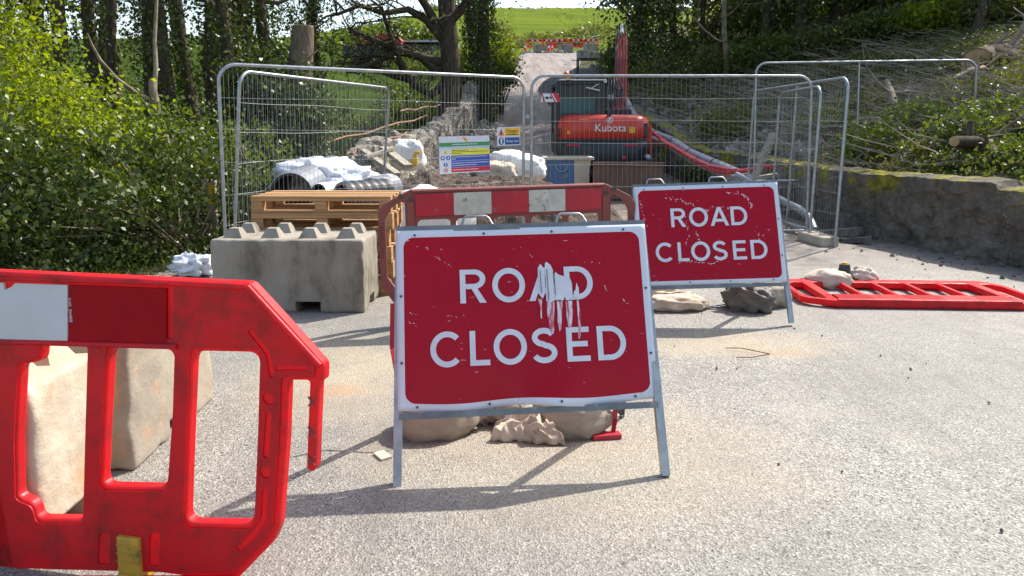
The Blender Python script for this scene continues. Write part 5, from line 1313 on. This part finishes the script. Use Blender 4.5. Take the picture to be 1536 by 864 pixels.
bush('hedge_shrub', [((-3.6, 9.9, .7), (.8, .9, .85)), ((-4.7, 9.6, .8), (1.0, .9, 1.0))], 'mixed green hedge shrub just behind the left end of the fence', 'shrub', M_leafmid, .06, 42, 240, .12, HB, 10, M_stick)
bush('spring_shrub', [((-6.3, 8.7, 1.9), (1.3, 1.1, 1.0)), ((-6.9, 8.9, 3.2), (1.35, 1.1, 1.2)), ((-5.15, 8.5, 1.45), (.95, .8, .65)), ((-4.6, 8.5, 1.15), (.65, .6, .45)), ((-7.3, 8.5, 4.4), (1.5, 1.2, 1.0))],
     'tall bright yellow green spring shrub filling the upper left', 'shrub', M_leafbright, .058, 34, 950, .17, HB, 16, M_stick)
P = scatter_on_ground(-7, -2.4, 4.5, 11.5, 15000, .28, lambda x, y: x < np.interp(y, *XL)+.15)
o = link('ground_ivy', leaf_mesh('ground_ivy', P, .05, M_leafdark)); tag(o, 'low ivy and bramble leaves spreading at the foot of the left hedge', 'ivy', kind='stuff')
P = scatter_on_ground(-5, -2.6, 5.5, 9.5, 4000, .12, lambda x, y: (x < np.interp(y, *XL)+.12) & (x > np.interp(y, *XL)-.5))
o = link('verge_grass', leaf_mesh('verge_grass', P, .13, M_grass, up=3, asp=.07)); tag(o, 'tufts of short grass along the left edge of the asphalt', 'grass', kind='stuff')

# ------------------------------------------------------------------ ivy clad trunks on the left
TG = 'ivy clad trees in the left wood'
specs = [(100, 12.5, .14, .02, 'thin ivy clad trunk behind the top of the bright shrub', 900), (150, 15.5, .17, .0, 'ivy clad trunk left of the bare forked tree', 1300), (185, 14.5, .13, -.02, 'slim ivy clad trunk just left of the bare forked tree', 900),
         (262, 13.2, .19, -.10, 'thick ivy clad trunk just right of the bare forked tree', 2200), (300, 14.0, .17, -.13, 'reddish barked ivy trunk leaning left, in front of the dark wood', 700), (330, 16.5, .22, -.02, 'tall dark trunk directly behind the left fence post', 1800),
         (352, 13.8, .15, -.05, 'ivy clad trunk just inside the left end of the fence', 1500), (372, 17, .20, 0, 'thick dark trunk with ivy left of the cut stump', 2200), (405, 17.5, .20, -.03, 'dark ivy trunk rising against the sky left of the cut stump', 2000), (60, 15.5, .2, .03, 'dark trunk half hidden by the bright shrub at the far left', 900), (232, 17, .2, .03, 'dark trunk behind the bare forked tree', 1500)]
for px, Yd, r, ln, lb, iv in specs:
    x = (px-768)/FPX*Yd
    tree('ivy_tree', x-ln*2, Yd, 9+random.uniform(-1, 2), r, lb, 'tree', M_bark, M_leafdark, TG, (ln, 0), limbs=6, leafsize=.085, ivy=int(iv*2.6), first=.55, per=14, cl=.4, ivyh=.8)
# second rank: darker wood behind
for i in range(9):
    x = -14.5+i*.9+random.uniform(-.3, .3); y = random.uniform(20, 27)
    tree('wood_tree', x, y, random.uniform(8, 11), random.uniform(.12, .22), 'dark slender tree of the back rank in the left wood', 'tree', M_bark, M_leafdark, 'back rank of the left wood', (random.uniform(-.04, .04), 0), limbs=5, leafsize=.12, ivy=1500, first=.45, per=9, cl=.5)
for i in range(9):
    x, y = -13.5+i*1.05, 18+(i*7 % 5)*.9; bush('wood_bush', [((x, y, gz(x, y)+.7), (1.1, .9, 1.2))], 'dark bush filling the floor of the left wood between the trunks', 'bush', M_leafdark, .10, 34, 110, .18, 'understorey bushes in the left wood', 4)
# bare pale forked tree
x0 = (268-768)/FPX*11.5
def q_(px, py, Yd): 
    p = at(px, py, Yd); return (p.x, p.y, p.z)
t = thing('forked_tree', q_(268, 262, 11.5), 'bare pale forked tree with a long arching branch, rising from the left hedge', 'tree'); L0 = Vector(t.location)
def S_(L_): return [Vector(q_(*a))-L0 for a in L_]
m = MB(); m.tube(S_([(270, 275, 11.5), (262, 238, 11.5), (245, 205, 11.5), (236, 170, 11.4), (229, 135, 11.4), (228, 118, 11.4)]), [.10, .085, .075, .065, .06, .045], 12); m.build('trunk', M_barkpale, t)
for nm, L_, r_ in (('branch', [(226, 150, 11.4), (205, 140, 11.2), (175, 118, 11), (150, 90, 10.8), (138, 68, 10.7), (131, 50, 10.6)], [.04, .032, .028, .024, .018, .008]),
        ('branch', [(231, 140, 11.4), (234, 100, 11.5), (232, 60, 11.6), (235, 0, 11.7), (236, -40, 11.7)], [.042, .036, .03, .026, .02]), ('branch', [(265, 240, 11.5), (275, 222, 11.3), (290, 198, 11.2)], [.05, .035, .015]),
        ('branch', [(240, 185, 11.4), (226, 172, 11.3), (215, 150, 11.2)], [.02, .012, .005])):
    m = MB(); m.tube(S_(L_), r_, 8); m.build(nm, M_barkpale, t)
# ivy mass behind the fence, stump, undergrowth
bush('ivy_thicket', [(at(408, 190, 12.5), (.75, .6, .85)), (at(445, 205, 12.4), (.5, .6, .9)), (at(375, 200, 12.6), (.6, .6, .9)), (at(430, 135, 12.6), (.55, .5, .45)), (at(392, 130, 12.8), (.55, .5, .7))], 'dark ivy thicket behind the left fence panel, under the cut stump', 'ivy thicket', M_leafdark, .07, 60, 420, .12, None, 6)
a = at(446, 140, 13.0); b_ = at(455, 40, 13.0); c_ = at(457, 38, 13)
t = thing('cut_stump', tuple(at(446, 200, 13.0)), 'tall cut tree stump with a flat sawn top standing above the fence', 'stump'); L0 = Vector(t.location)
m = MB(); m.tube([Vector((0, 0, -.6)), Vector((0, 0, 0)), at(448, 140, 13)-L0, at(450, 100, 13)-L0, at(454, 60, 13)-L0, at(455, 40, 13)-L0], [.30, .26, .24, .215, .19, .175], 20); m.build('trunk', M_barkcut, t)
m = MB(); m.tube([at(455, 40.2, 13)-L0, at(455, 38.5, 13)-L0], .168, 20); m.build('sawn_top', M_cut, t)
m = MB(); m.tube([at(462, 95, 13)-L0, at(468, 82, 12.9)-L0, at(476, 75, 12.9)-L0], [.03, .02, .01], 6); m.build('broken_branch', M_barkpale, t)
P = scatter_on_ground(-16, -2.7, 11.5, 24, 42000, .55, lambda x, y: (x < np.interp(y, *XL)-.3) & (x < -4.2-(y-12)*.12))
o = link('woodland_undergrowth', leaf_mesh('woodland_undergrowth', P, .085, M_leafdark)); tag(o, 'dark ivy and bramble covering the floor of the left wood', 'undergrowth', kind='stuff')
P = scatter_on_ground(-30, -2, 13.5, 75, 90000, .10, lambda x, y: (x < np.interp(y, *XL)-.2) & (x > -9-(y-14)*.5))
o = link('pasture_grass', leaf_mesh('pasture_grass', P, .20, M_grass, up=2.5, asp=.10)); tag(o, 'bright green grass on the slope left of the rubble wall', 'grass', kind='stuff')

# big dark tree and its neighbours left of the track
def X_(px, Yd): return (px-768)/FPX*Yd
t = tree('spreading_tree', X_(676, 24), 24, 11, .36, 'big dark spreading tree left of the track, its limbs reaching left over the fence', 'tree', M_bark, M_leafmid, None, (-.01, 0), limbs=2, depth=2, first=.75, leafsize=.08, per=4, cl=.35)
m = MB(); tips = []; L0 = Vector(t.location)
for a, L_ in (((668, 95), [(640, 88), (600, 75), (565, 62), (525, 45)]), ((662, 130), [(648, 142), (620, 128), (600, 92), (585, 52), (572, 10)]), ((660, 110), [(630, 85), (596, 78), (560, 95), (520, 108)]),
              ((665, 60), [(640, 30), (612, 14), (575, 20), (540, 8), (505, 22)]), ((668, 40), [(690, 18), (705, -10)]), ((662, 50), [(640, 10), (620, -20)]), ((625, 120), [(590, 112), (560, 100), (545, 82)])):
    pts = [at(a[0], a[1], 24)]+[at(px, py, 24-.35*i) for i, (px, py) in enumerate(L_)]; pts = [p-L0 for p in pts]
    m.tube(pts, [max(.03, .15-.02*i) for i in range(len(pts))], 8)
    for p, q in zip(pts[1:], pts[2:]+[pts[-1]]):
        for k in range(2): branchy(m, p.lerp(q, random.random()), (random.gauss(-.3, .8), random.gauss(0, .6), random.gauss(.2, .6)), 1.5, .035, 1, tips, .9, .1, 4, 3, .3)
m.build('limbs', M_bark, t)
T_ = np.array([tuple(q) for q in tips]); P = (T_[:, None, :]+rs.normal(size=(len(T_), 5, 3))*.16).reshape(-1, 3)
link('spring_leaves', leaf_mesh('spring_leaves', P, .07, M_leafmid), t)
tree('ivy_tree', X_(728, 27), 27, 10, .26, 'tall ivy smothered tree right of the big dark one, beside the track', 'tree', M_bark, M_leafdark, None, (0, 0), limbs=6, leafsize=.12, ivy=6500, first=.5, per=18, cl=.4)
tree('ivy_tree', X_(710, 29), 29, 10, .22, 'ivy smothered tree between the big dark tree and the track', 'tree', M_bark, M_leafdark, None, (0, 0), limbs=5, leafsize=.12, ivy=5200, first=.55, per=14, cl=.4)
tree('ivy_tree', X_(478, 25), 25, 6.0, .12, 'thin dark conifer like tree just right of the cut stump', 'tree', M_bark, M_leafdark, None, (0, 0), limbs=9, leafsize=.13, ivy=1500, first=.3, per=18, cl=.25, depth=1)
VG = 'bushes on the left edge of the track'
for px, py, Yd, r, lb, lf in ((715, 95, 31, (.95, .9, .95), 'light green bush under the ivy smothered tree', M_leafbright), (745, 88, 34, (.8, .9, 1.0), 'light green bush nearest the track on its left side', M_leafbright), (700, 125, 29, (.9, .8, .7), 'darker bush at the foot of the light green ones', M_leafmid),
        (750, 112, 30.5, (.6, .7, .45), 'low dark bush on the cut edge of the track', M_leafmid), (735, 60, 40, (1.3, 1.2, 1.1), 'pale green bush on the bank beyond the trees', M_leafolive), (630, 100, 38, (2.2, 1.5, .8), 'low green scrub seen under the spreading limbs', M_leafmid)):
    c = at(px, py, Yd); bush('bank_bush', [(c, r)], lb, 'bush', lf, .12, 34, 120, .2, VG, 6)
for i, (px, py, Yd) in enumerate(((550, 75, 52), (600, 60, 58), (645, 66, 55), (500, 85, 50))):
    c = at(px, py, Yd); bush('field_bush', [(c, (2.0, 1.5, 1.0))], ['round green bush in the pasture left of the red tent', 'green bush in the pasture behind the red tent', 'green bush in the pasture right of the red tent', 'dark green bush in the pasture right of the cut stump'][i], 'bush', M_leafmid, .3, 30, 110, .4, 'bushes in the left pasture', 3)
# red tarpaulin stack and dark sheds seen through the branches
c = at(572, 66, 44); t = thing('red_tarpaulin', (c.x, c.y, c.z), 'dark trailer topped by a rounded red cover seen through the branches', 'covered trailer')
m = MB(); m.mesh(curve_mesh([[(-1.3, -.1), (1.3, -.1), (1.2, .28), (.8, .5), (.1, .52), (-.3, .34), (-1.2, .2)]], 1.6, .05), STAND); m.build('cover', flat('dull_red_tarp', (.42, .06, .035)), t)
m = MB(); m.box((-.4, 0, -.45), (3.4, 1.6, .6), None, .08); m.build('trailer_body', M_exblack, t)
m = MB()
for s_ in (-1.4, .6): m.tube([(s_, -.85, -.85), (s_, .85, -.85)], .3, 14)
m.build('wheels', M_blackp, t)
c = at(625, 80, 46); t = thing('field_shed', (c.x, c.y, gz(c.x, c.y)), 'low dark shed with a pale roof edge beyond the spreading tree', 'shed'); hh = max(1.0, at(625, 66, 46).z-gz(c.x, c.y))
m = MB(); m.box((0, 0, hh/2-.3), (4.6, 2.4, hh+.3)); m.build('wall', M_slate, t)
m = MB(); m.box((0, 0, hh+.02), (5, 2.8, .12)); m.build('roof', flat('pale_roof_sheet', (.55, .58, .60)), t)
m = MB(); m.box((-1.2, -1.21, hh*.4), (.8, .04, hh*.7)); m.build('door', M_oldwood, t)

# ------------------------------------------------------------------ right bank: scrub, brushwood, logs, trees
def rmask(x, y): return x > np.interp(y, *XR)+.45
P = scatter_on_ground(4.5, 20, 5, 24, 150000, .34, lambda x, y: rmask(x, y) & (np.sin(x*1.3+y*.7)+np.sin(y*1.9-x*.6)+rs.normal(0, .7, len(x)) > .1))
o = link('bank_scrub', leaf_mesh('bank_scrub', P, .06, M_leafbank)); tag(o, 'low green brambles and weeds covering the right bank', 'scrub', kind='stuff')
P = scatter_on_ground(4, 18, 5, 30, 70000, .15, lambda x, y: rmask(x, y) & (np.sin(x*2.1-y*.9)+rs.normal(0, .6, len(x)) > .1))
o = link('bank_ivy', leaf_mesh('bank_ivy', P, .065, M_leafolive)); tag(o, 'olive coloured weeds among the brushwood on the right bank', 'weeds', kind='stuff')
m = MB()
for i in range(2900):
    y = random.uniform(9.5, 27); x = float(np.interp(y, *XR))+.5+abs(random.gauss(0, 1))*4.2
    p = Vector((x, y, gz(x, y)+random.uniform(0, .25))); a = random.uniform(-.6, .6)+(math.pi if random.random() < .5 else 0); L = random.uniform(.2, 1.2)
    d = Vector((math.cos(a), math.sin(a)*.7, random.uniform(-.05, .35))).normalized(); q = p+d*L*.5+Vector((0, 0, random.uniform(-.05, .1))); e_ = q+Vector((d.x+random.gauss(0, .3), d.y+random.gauss(0, .3), d.z+random.gauss(0, .2)))*L*.5
    r = random.uniform(.004, .014); L *= .8; m.tube([p, q, e_], [r, r*.8, r*.35], 3, caps=False, smooth=False)
tag(m.build('brushwood', M_stick), 'tangled cut brushwood strewn over the right bank', 'brushwood', kind='stuff')
LG = 'felled logs and stumps on the right bank'
def log(P, r, label, mat=None, name='felled_log', twigs=3):
    t = thing(name, tuple(P[0]), label, 'log', LG); L0 = Vector(P[0]); Q = [Vector(p)-L0 for p in P]
    m = MB(); m.tube(Q, r, 14); m.build('trunk', mat or M_bark, t)
    m = MB(); d = (Q[0]-Q[1]).normalized(); m.tube([Q[0]+d*.002, Q[0]+d*.012], r[0]*.93, 14); m.build('sawn_end', M_cut, t)
    m = MB()
    for k in range(twigs):
        q = random.choice(Q[1:]); branchy(m, q, (random.gauss(0, 1), random.gauss(0, .5), random.uniform(.2, 1)), random.uniform(.4, .9), r[-1]*.4, 1, [], .7, 0, 5)
    if twigs: m.build('broken_branches', M_stick, t)
log([at(1432, 212, 9.4), at(1462, 214, 9.6), at(1478, 222, 9.6), at(1495, 240, 9.3), at(1530, 268, 8.9), at(1560, 290, 8.6)], [.07, .085, .11, .10, .09, .08], 'dark crooked fallen trunk behind the far right end of the mossy wall')
log([at(1456, 182, 9.7), at(1454, 205, 9.65), at(1452, 222, 9.6)], [.035, .045, .06], 'short upright stub on the crooked fallen trunk', twigs=0)
log([at(1466, 96, 16), at(1490, 92, 16.5), at(1510, 112, 17)], [.34, .36, .25], 'torn up root plate at the top right of the bank', M_barkcut, 'root_plate', 8)
log([at(1528, 92, 15.5), at(1505, 82, 16), at(1480, 80, 17)], [.2, .22, .2], 'thick sawn log beside the torn up root plate', M_barkcut, twigs=4)
log([at(1278, 92, 19), at(1318, 100, 19.5), at(1370, 108, 20)], [.05, .06, .04], 'thin pale felled trunk across the top of the bank', M_barkpale)
log([at(1330, 122, 15), at(1338, 140, 14.6), at(1342, 160, 14.3)], [.05, .06, .07], 'pale broken stump in the middle of the bank', M_barkpale)
log([at(1430, 118, 13.5), at(1455, 105, 14), at(1475, 102, 14.5)], [.03, .045, .05], 'bleached bent branch below the root plate', M_barkpale)
log([at(1335, 178, 12.6), at(1350, 170, 12.7), at(1368, 174, 12.8)], [.03, .04, .03], 'short bleached branch lying in the scrub mid bank', M_barkpale)
log([at(1236, 245, 12.0), at(1262, 228, 12.2), at(1300, 222, 12.4)], [.02, .022, .012], 'thin mossy branch on the bank behind the gate post', M_bark)
for i, (px, py, Yd, r, lf) in enumerate(((1345, 226, 11.5, (.5, .45, .32), M_leafmid), (1400, 232, 10.4, (.42, .4, .3), M_leafbank), (1452, 195, 10.2, (.4, .4, .3), M_leafmid), (1500, 175, 11, (.6, .5, .3), M_leafmid), (1310, 215, 11.5, (.5, .5, .3), M_leafmid), (1385, 185, 12, (.55, .5, .3), M_leafmid), (1520, 140, 13, (.6, .5, .35), M_leafbank), (1245, 180, 14.5, (.6, .6, .35), M_leafmid), (1100, 190, 18, (.8, .7, .45), M_leafolive), (1065, 205, 17, (.6, .5, .3), M_leafolive), (990, 110, 27, (1.1, 1, .8), M_leafolive), (1020, 150, 24, (.9, .9, .5), M_leafolive), (1525, 246, 9.1, (.35, .4, .3), M_leafmid))):
    c = at(px, py, Yd); g_ = gz(c.x, c.y); c.z = max(min(c.z, g_+r[2]*.9), g_)
    bush('scrub_bush', [(c, r)], ['green weed clump on the bank above the middle of the mossy wall', 'pale clump behind the moss covered part of the wall', 'green clump around the upright stub', 'green clump at the right edge above the crooked trunk', 'green clump right of the gate post', 'mid bank green clump left of the far fence post',
        'pale clump at the right edge below the root plate', 'green clump seen inside the end on mesh panel', 'olive scrub above the conduits', 'olive scrub just above the conduit pair', 'olive bush beside the excavator boom', 'olive bush right of the excavator boom', 'weeds overhanging the right end of the mossy wall'][i], 'bush', lf, .06 if Yd < 16 else .10, 26, 60, .09*Yd/11, 'clumps of scrub on the right bank', 5, M_stick)
RG = 'trees along the top of the right bank'
rt = [(960, 33, .2, M_leafdark, 'dark evergreen at the left end of the bank top, beside the field'), (1010, 31, .16, M_leafdark, 'dark ivy tree second from the field side'), (1050, 29, .12, M_leafolive, 'thin olive leaved tree above the conduits'), (1085, 25, .10, M_leafolive, 'slim pale trunk with light spring leaves'),
      (1140, 27, .16, M_leafmid, 'green leaved tree above the gate post'), (1190, 26, .2, M_leafdark, 'dark leafy tree above the left part of the far panel'), (1240, 28, .16, M_leafdark, 'dark tree behind the top of the far panel'), (1300, 26, .14, M_leafmid, 'bare stemmed tree above the middle of the far panel'),
      (1350, 27, .14, M_leafbright, 'light green tree above the right half of the far panel'), (1372, 24, .12, M_leafmid, 'slim dark trunk right of the light green tree'), (1430, 25, .18, M_leafmid, 'twin looking tree above the bleached branch'), (1480, 24, .14, M_leafbright, 'pale green tree above the root plate'), (1525, 23, .2, M_leafdark, 'dark tree at the top right corner'), (1450, 19.5, .10, M_leafmid, 'slim tree just behind the root plate')]
for i, (px, Yd, r, lf, lb) in enumerate(rt):
    tree('bank_tree', X_(px, Yd), Yd, random.uniform(6.5, 9), r, lb, 'tree', M_bark if i != 3 else M_barkpale, lf, RG, (random.uniform(-.06, .06), 0), limbs=8, leafsize=.15, per=20, cl=.5, first=.12, ivy=1200 if lf is M_leafdark else 300)
for i in range(14):
    x = 13+i*2.2+random.uniform(-.5, .5); y = random.uniform(30, 38)
    if i > 9: x = 8+(i-10)*1.8; y = 36+i*.4
    tree('backdrop_tree', x, y, random.uniform(8, 10), .2, 'dense dark tree of the rear rank above the right bank', 'tree', M_bark, M_leafdark if i % 3 else M_leafmid, 'rear rank of trees above the right bank', (0, 0), limbs=9, leafsize=.26, per=22, cl=.7, first=.05)
rnd_ = random.Random(5)
for i in range(30):
    y = rnd_.uniform(9.5, 19); x = float(np.interp(y, *XR))+.8+rnd_.random()*5.5; r_ = rnd_.uniform(.18, .42)
    bush('weed_clump', [((x, y, gz(x, y)+.05), (r_*1.3, r_, r_*.8))], 'small pale green clump of bramble growing through the brushwood on the right bank', 'weed clump', (M_leafbank, M_leafmid, M_leafolive)[i % 3], .055, 22, 34, .07, 'bramble clumps scattered over the right bank', 3, M_stick)
for i in range(9):
    x, y = 9+i*1.9, 31+(i % 3)*1.5; bush('thicket_bush', [((x, y, gz(x, y)+.7), (1.8, 1.3, 1.3))], 'leafy green bush filling the gap between the trunks at the top of the right bank', 'bush', (M_leafbank, M_leafmid, M_leafbright)[i % 3], .17, 30, 90, .25, 'bushes between the trunks on the bank top', 4)
for i, (px, py, Yd, r, lf) in enumerate(((1010, 70, 29, (1.6, 1.2, 1.0), M_leafdark), (1090, 55, 26, (1.6, 1.3, .7), M_leafolive), (1170, 62, 24, (1.6, 1.2, .6), M_leafmid), (1260, 60, 23.5, (1.7, 1.2, .45), M_leafbank), (1340, 58, 23, (1.5, 1.2, .45), M_leafmid), (945, 60, 33, (1.2, 1.2, 1.4), M_leafolive), (1420, 45, 22, (1.5, 1.2, .55), M_leafbright), (1500, 40, 21, (1.5, 1.2, .5), M_leafbank), (935, 85, 33, (.9, .9, .9), M_leafmid))):
    c = at(px, py, Yd); g_ = gz(c.x, c.y); c.z = g_+r[2]*.6
    bush('bank_top_bush', [(c, r)], ['dark bush at the top of the bank beside the boom', 'olive bush under the slim pale tree', 'low green bush above the gate post', 'pale green bush above the far panel', 'green bush above the right half of the far panel', 'olive bush at the edge of the field', 'green bush left of the root plate', 'green bush above the root plate', 'green bush where the track meets the right bank'][i], 'bush', lf, .12, 34, 130, .2, 'bushes along the top of the right bank', 6)

# ------------------------------------------------------------------ far end of the track: barriers, blocks, cones, field fence
FB = 'distant barriers across the top of the track'
def ground_at(px, Yd): x = X_(px, Yd); return x, Yd, max(float(prof(Yd)), gz(x, Yd))
proto = barrier(0, 0, 0, (0, 0, 0), (M_red, M_redstrip, M_whitestrip), 'distant red barrier behind the leftmost far block', FB, True, False)
fb = [(802, 84, 0, 'distant red barrier behind the leftmost far block'), (822, 84, .5, 'distant red barrier just right of the leftmost one'), (838, 86, 0, 'distant red barrier behind the second far block'), (862, 86, .1, 'distant red barrier right of the second far block'), (884, 86, 0, 'distant red barrier at the right end of the far row')]
for i, (px, Yd, rz, lb) in enumerate(fb):
    x, y, z = ground_at(px, Yd); r = proto if i == 0 else dup(proto, label=lb)
    r.location = (x, y, z+.35); r.rotation_euler = (0, 0, rz)
cone = thing('traffic_cone', (0, 0, 0), 'x', 'traffic cone', 'distant traffic cones')
m = MB(); m.box((0, 0, .03), (.5, .5, .06), None, .02); m.tube([(0, 0, .05), (0, 0, 1.0)], [.19, .04], 14); m.build('cone_body', M_red, cone)
m = MB(); m.tube([(0, 0, .45), (0, 0, .70)], [.132, .092], 14); m.build('white_sleeve', M_whitestrip, cone)
for i, (px, Yd, lb) in enumerate(((787, 83, 'distant cone at the left edge of the track'), (822, 82, 'distant cone right of the first far block'), (827, 83, 'second distant cone beside the first far block'), (851, 83, 'distant cone in front of the second far block'))):
    x, y, z = ground_at(px, Yd); r = cone if i == 0 else dup(cone); r['label'] = lb; r.location = (x, y, z)
for px, Yd, L, Hh, lb in ((809, 80, 1.5, .8, 'distant concrete block left of the cones'), (847, 80, 1.6, .85, 'distant concrete block in the middle of the track top'), (884, 82, 1.6, .9, 'distant concrete block at the right of the track top')):
    x, y, z = ground_at(px, Yd); conc_block(x, y, z, 0, L, .7, Hh, M_conc, lb, group='distant concrete blocks at the top of the track', stud=False)
x, y, z = ground_at(876, 60); conc_block(x, y, z, 0, 1.35, .7, .7, M_conc, 'studded concrete block on the right of the track, this side of the far row', 5, 2, 'distant concrete blocks at the top of the track')
x, y, z = ground_at(890, 56); conc_block(x, y, z, 0, 1.1, .7, .55, M_conc, 'concrete block beside the bank beyond the gravel heap', 4, 2, 'distant concrete blocks at the top of the track')
# steel cage by the gravel
x, y, z = ground_at(882, 36); t = thing('screening_cage', (x, y, z), 'black steel frame standing in the gravel heap', 'steel frame')
m = MB()
for a in (-.55, .55):
    for b_ in (-.4, .4): m.box((a, b_, .9), (.06, .06, 1.8))
    m.bar((a, -.4, 1.8), (a, .4, 1.8), .06, .06)
m.bar((-.55, -.4, 1.8), (.55, -.4, 1.8), .06, .06); m.bar((-.55, .4, 1.8), (.55, .4, 1.8), .06, .06); m.build('frame', M_exblack, t)
m = MB(); m.box((.95, .1, 1.0), (.6, .6, .5), None, .04); m.build('hopper', M_signgrey, t)
pts = []
for i in range(160):
    y = random.uniform(78, 84); pts.append(gp(random.uniform(float(np.interp(y, *XL)), float(np.interp(y, *XR))), y, .1))
rocks('far_rubble', pts, .05, .28, M_rubble, 'pale rubble scattered round the far blocks', 'rubble')
# post and wire fence across the field foot
t = thing('wire_fence', (3, 92, gz(3, 92)), 'post and wire fence across the foot of the green field', 'fence'); L0 = Vector(t.location)
P = [(x, 92+.05*x, gz(x, 92+.05*x)) for x in np.arange(-22, 34, 2.5)]
for p in P: m = MB(); m.box(tuple(Vector(p)-L0+Vector((0, 0, .55))), (.12, .12, 1.3)); m.build('post', M_oldwood, t)
m = MB()
for h_ in (.35, .75, 1.1): m.tube([Vector(p)-L0+Vector((0, 0, h_)) for p in P], .012, 4, smooth=False)
m.build('wires', M_galv, t)
m = MB(); a = Vector((10.2, 110, gz(10.2, 110)+.6)); m.bar(a, a+Vector((2.6, 0, .5)), .12, .12); tag(m.build('white_rail', flat('white_pipe', (.75, .75, .72))), 'pale length of pipe lying on the field edge', 'pipe')
for i, (px, py, Yd, r) in enumerate(((845, 42, 120, (2.2, 2, 1.0)), (812, 45, 118, (2.6, 2, 1.1)), (870, 36, 125, (3.2, 2, 1.5)), (788, 55, 100, (2.2, 2, .9)), (770, 60, 95, (2, 2, 1.0)), (835, 55, 96, (1.6, 1, .8)), (868, 50, 98, (2, 1, .8)), (895, 30, 120, (3, 2, 2.2)))):
    x = X_(px, Yd); c = Vector((x, Yd, gz(x, Yd)+r[2]*.3)); bush('gorse_bush', [(c, r)], ['gorse clump in the middle of the field foot', 'gorse clump left of the middle of the field', 'largest gorse clump right of centre in the field', 'low gorse at the left end of the far barriers', 'low gorse at the left edge of the field', 'gorse directly behind the middle far block', 'gorse behind the right far barriers', 'tall gorse beside the dark evergreen'][i], 'gorse bush', M_leafolive, .32, 20, 70, .35, 'gorse clumps on the green field', 3)
sheep = thing('sheep', (0, 0, 0), 'x', 'sheep', 'sheep on the distant field')
m = MB(); m.tube([(-.55, 0, .62), (-.45, 0, .66), (0, 0, .68), (.42, 0, .70), (.55, 0, .66)], [.12, .27, .32, .28, .12], 12)
m.tube([(.45, 0, .78), (.62, 0, .95), (.70, 0, .98), (.86, 0, .86)], [.14, .11, .10, .055], 10)
for a, b_ in ((-.38, -.13), (-.38, .13), (.36, -.13), (.36, .13)): m.tube([(a, b_, .55), (a+.02, b_, .3), (a, b_, 0)], [.07, .045, .035], 8)
m.tube([(-.55, 0, .66), (-.66, 0, .5)], [.04, .03], 6)
for s_ in (-1, 1): m.tube([(.66, .08*s_, 1.0), (.62, .2*s_, .98)], [.04, .02], 6)
m.build('body', M_bulk, sheep)
for i, (px, Yd, rz, lb) in enumerate(((781, 250, .3, 'white sheep furthest left near the hill crest'), (792, 235, 2.8, 'white sheep just below the leftmost one'), (812, 262, .2, 'white sheep close under the crest'), (801, 225, 3.3, 'lowest white sheep on the left of the field'))):
    x = X_(px, Yd); r = sheep if i == 0 else dup(sheep); r['label'] = lb; r.location = (x, Yd, gz(x, Yd)); r.rotation_euler = (0, 0, rz)
for i in range(26):
    x = -190+i*14+random.uniform(-4, 4); y = 330+random.uniform(-10, 10)
    if -20 < x < 60: continue
    c = Vector((x, y, gz(x, y)+2)); bush('crest_tree', [(c, (6, 4, 4))], 'small round tree on the distant hill crest', 'tree', M_leafmid, 1.0, 16, 50, .9, 'trees on the distant hill crest', 2)
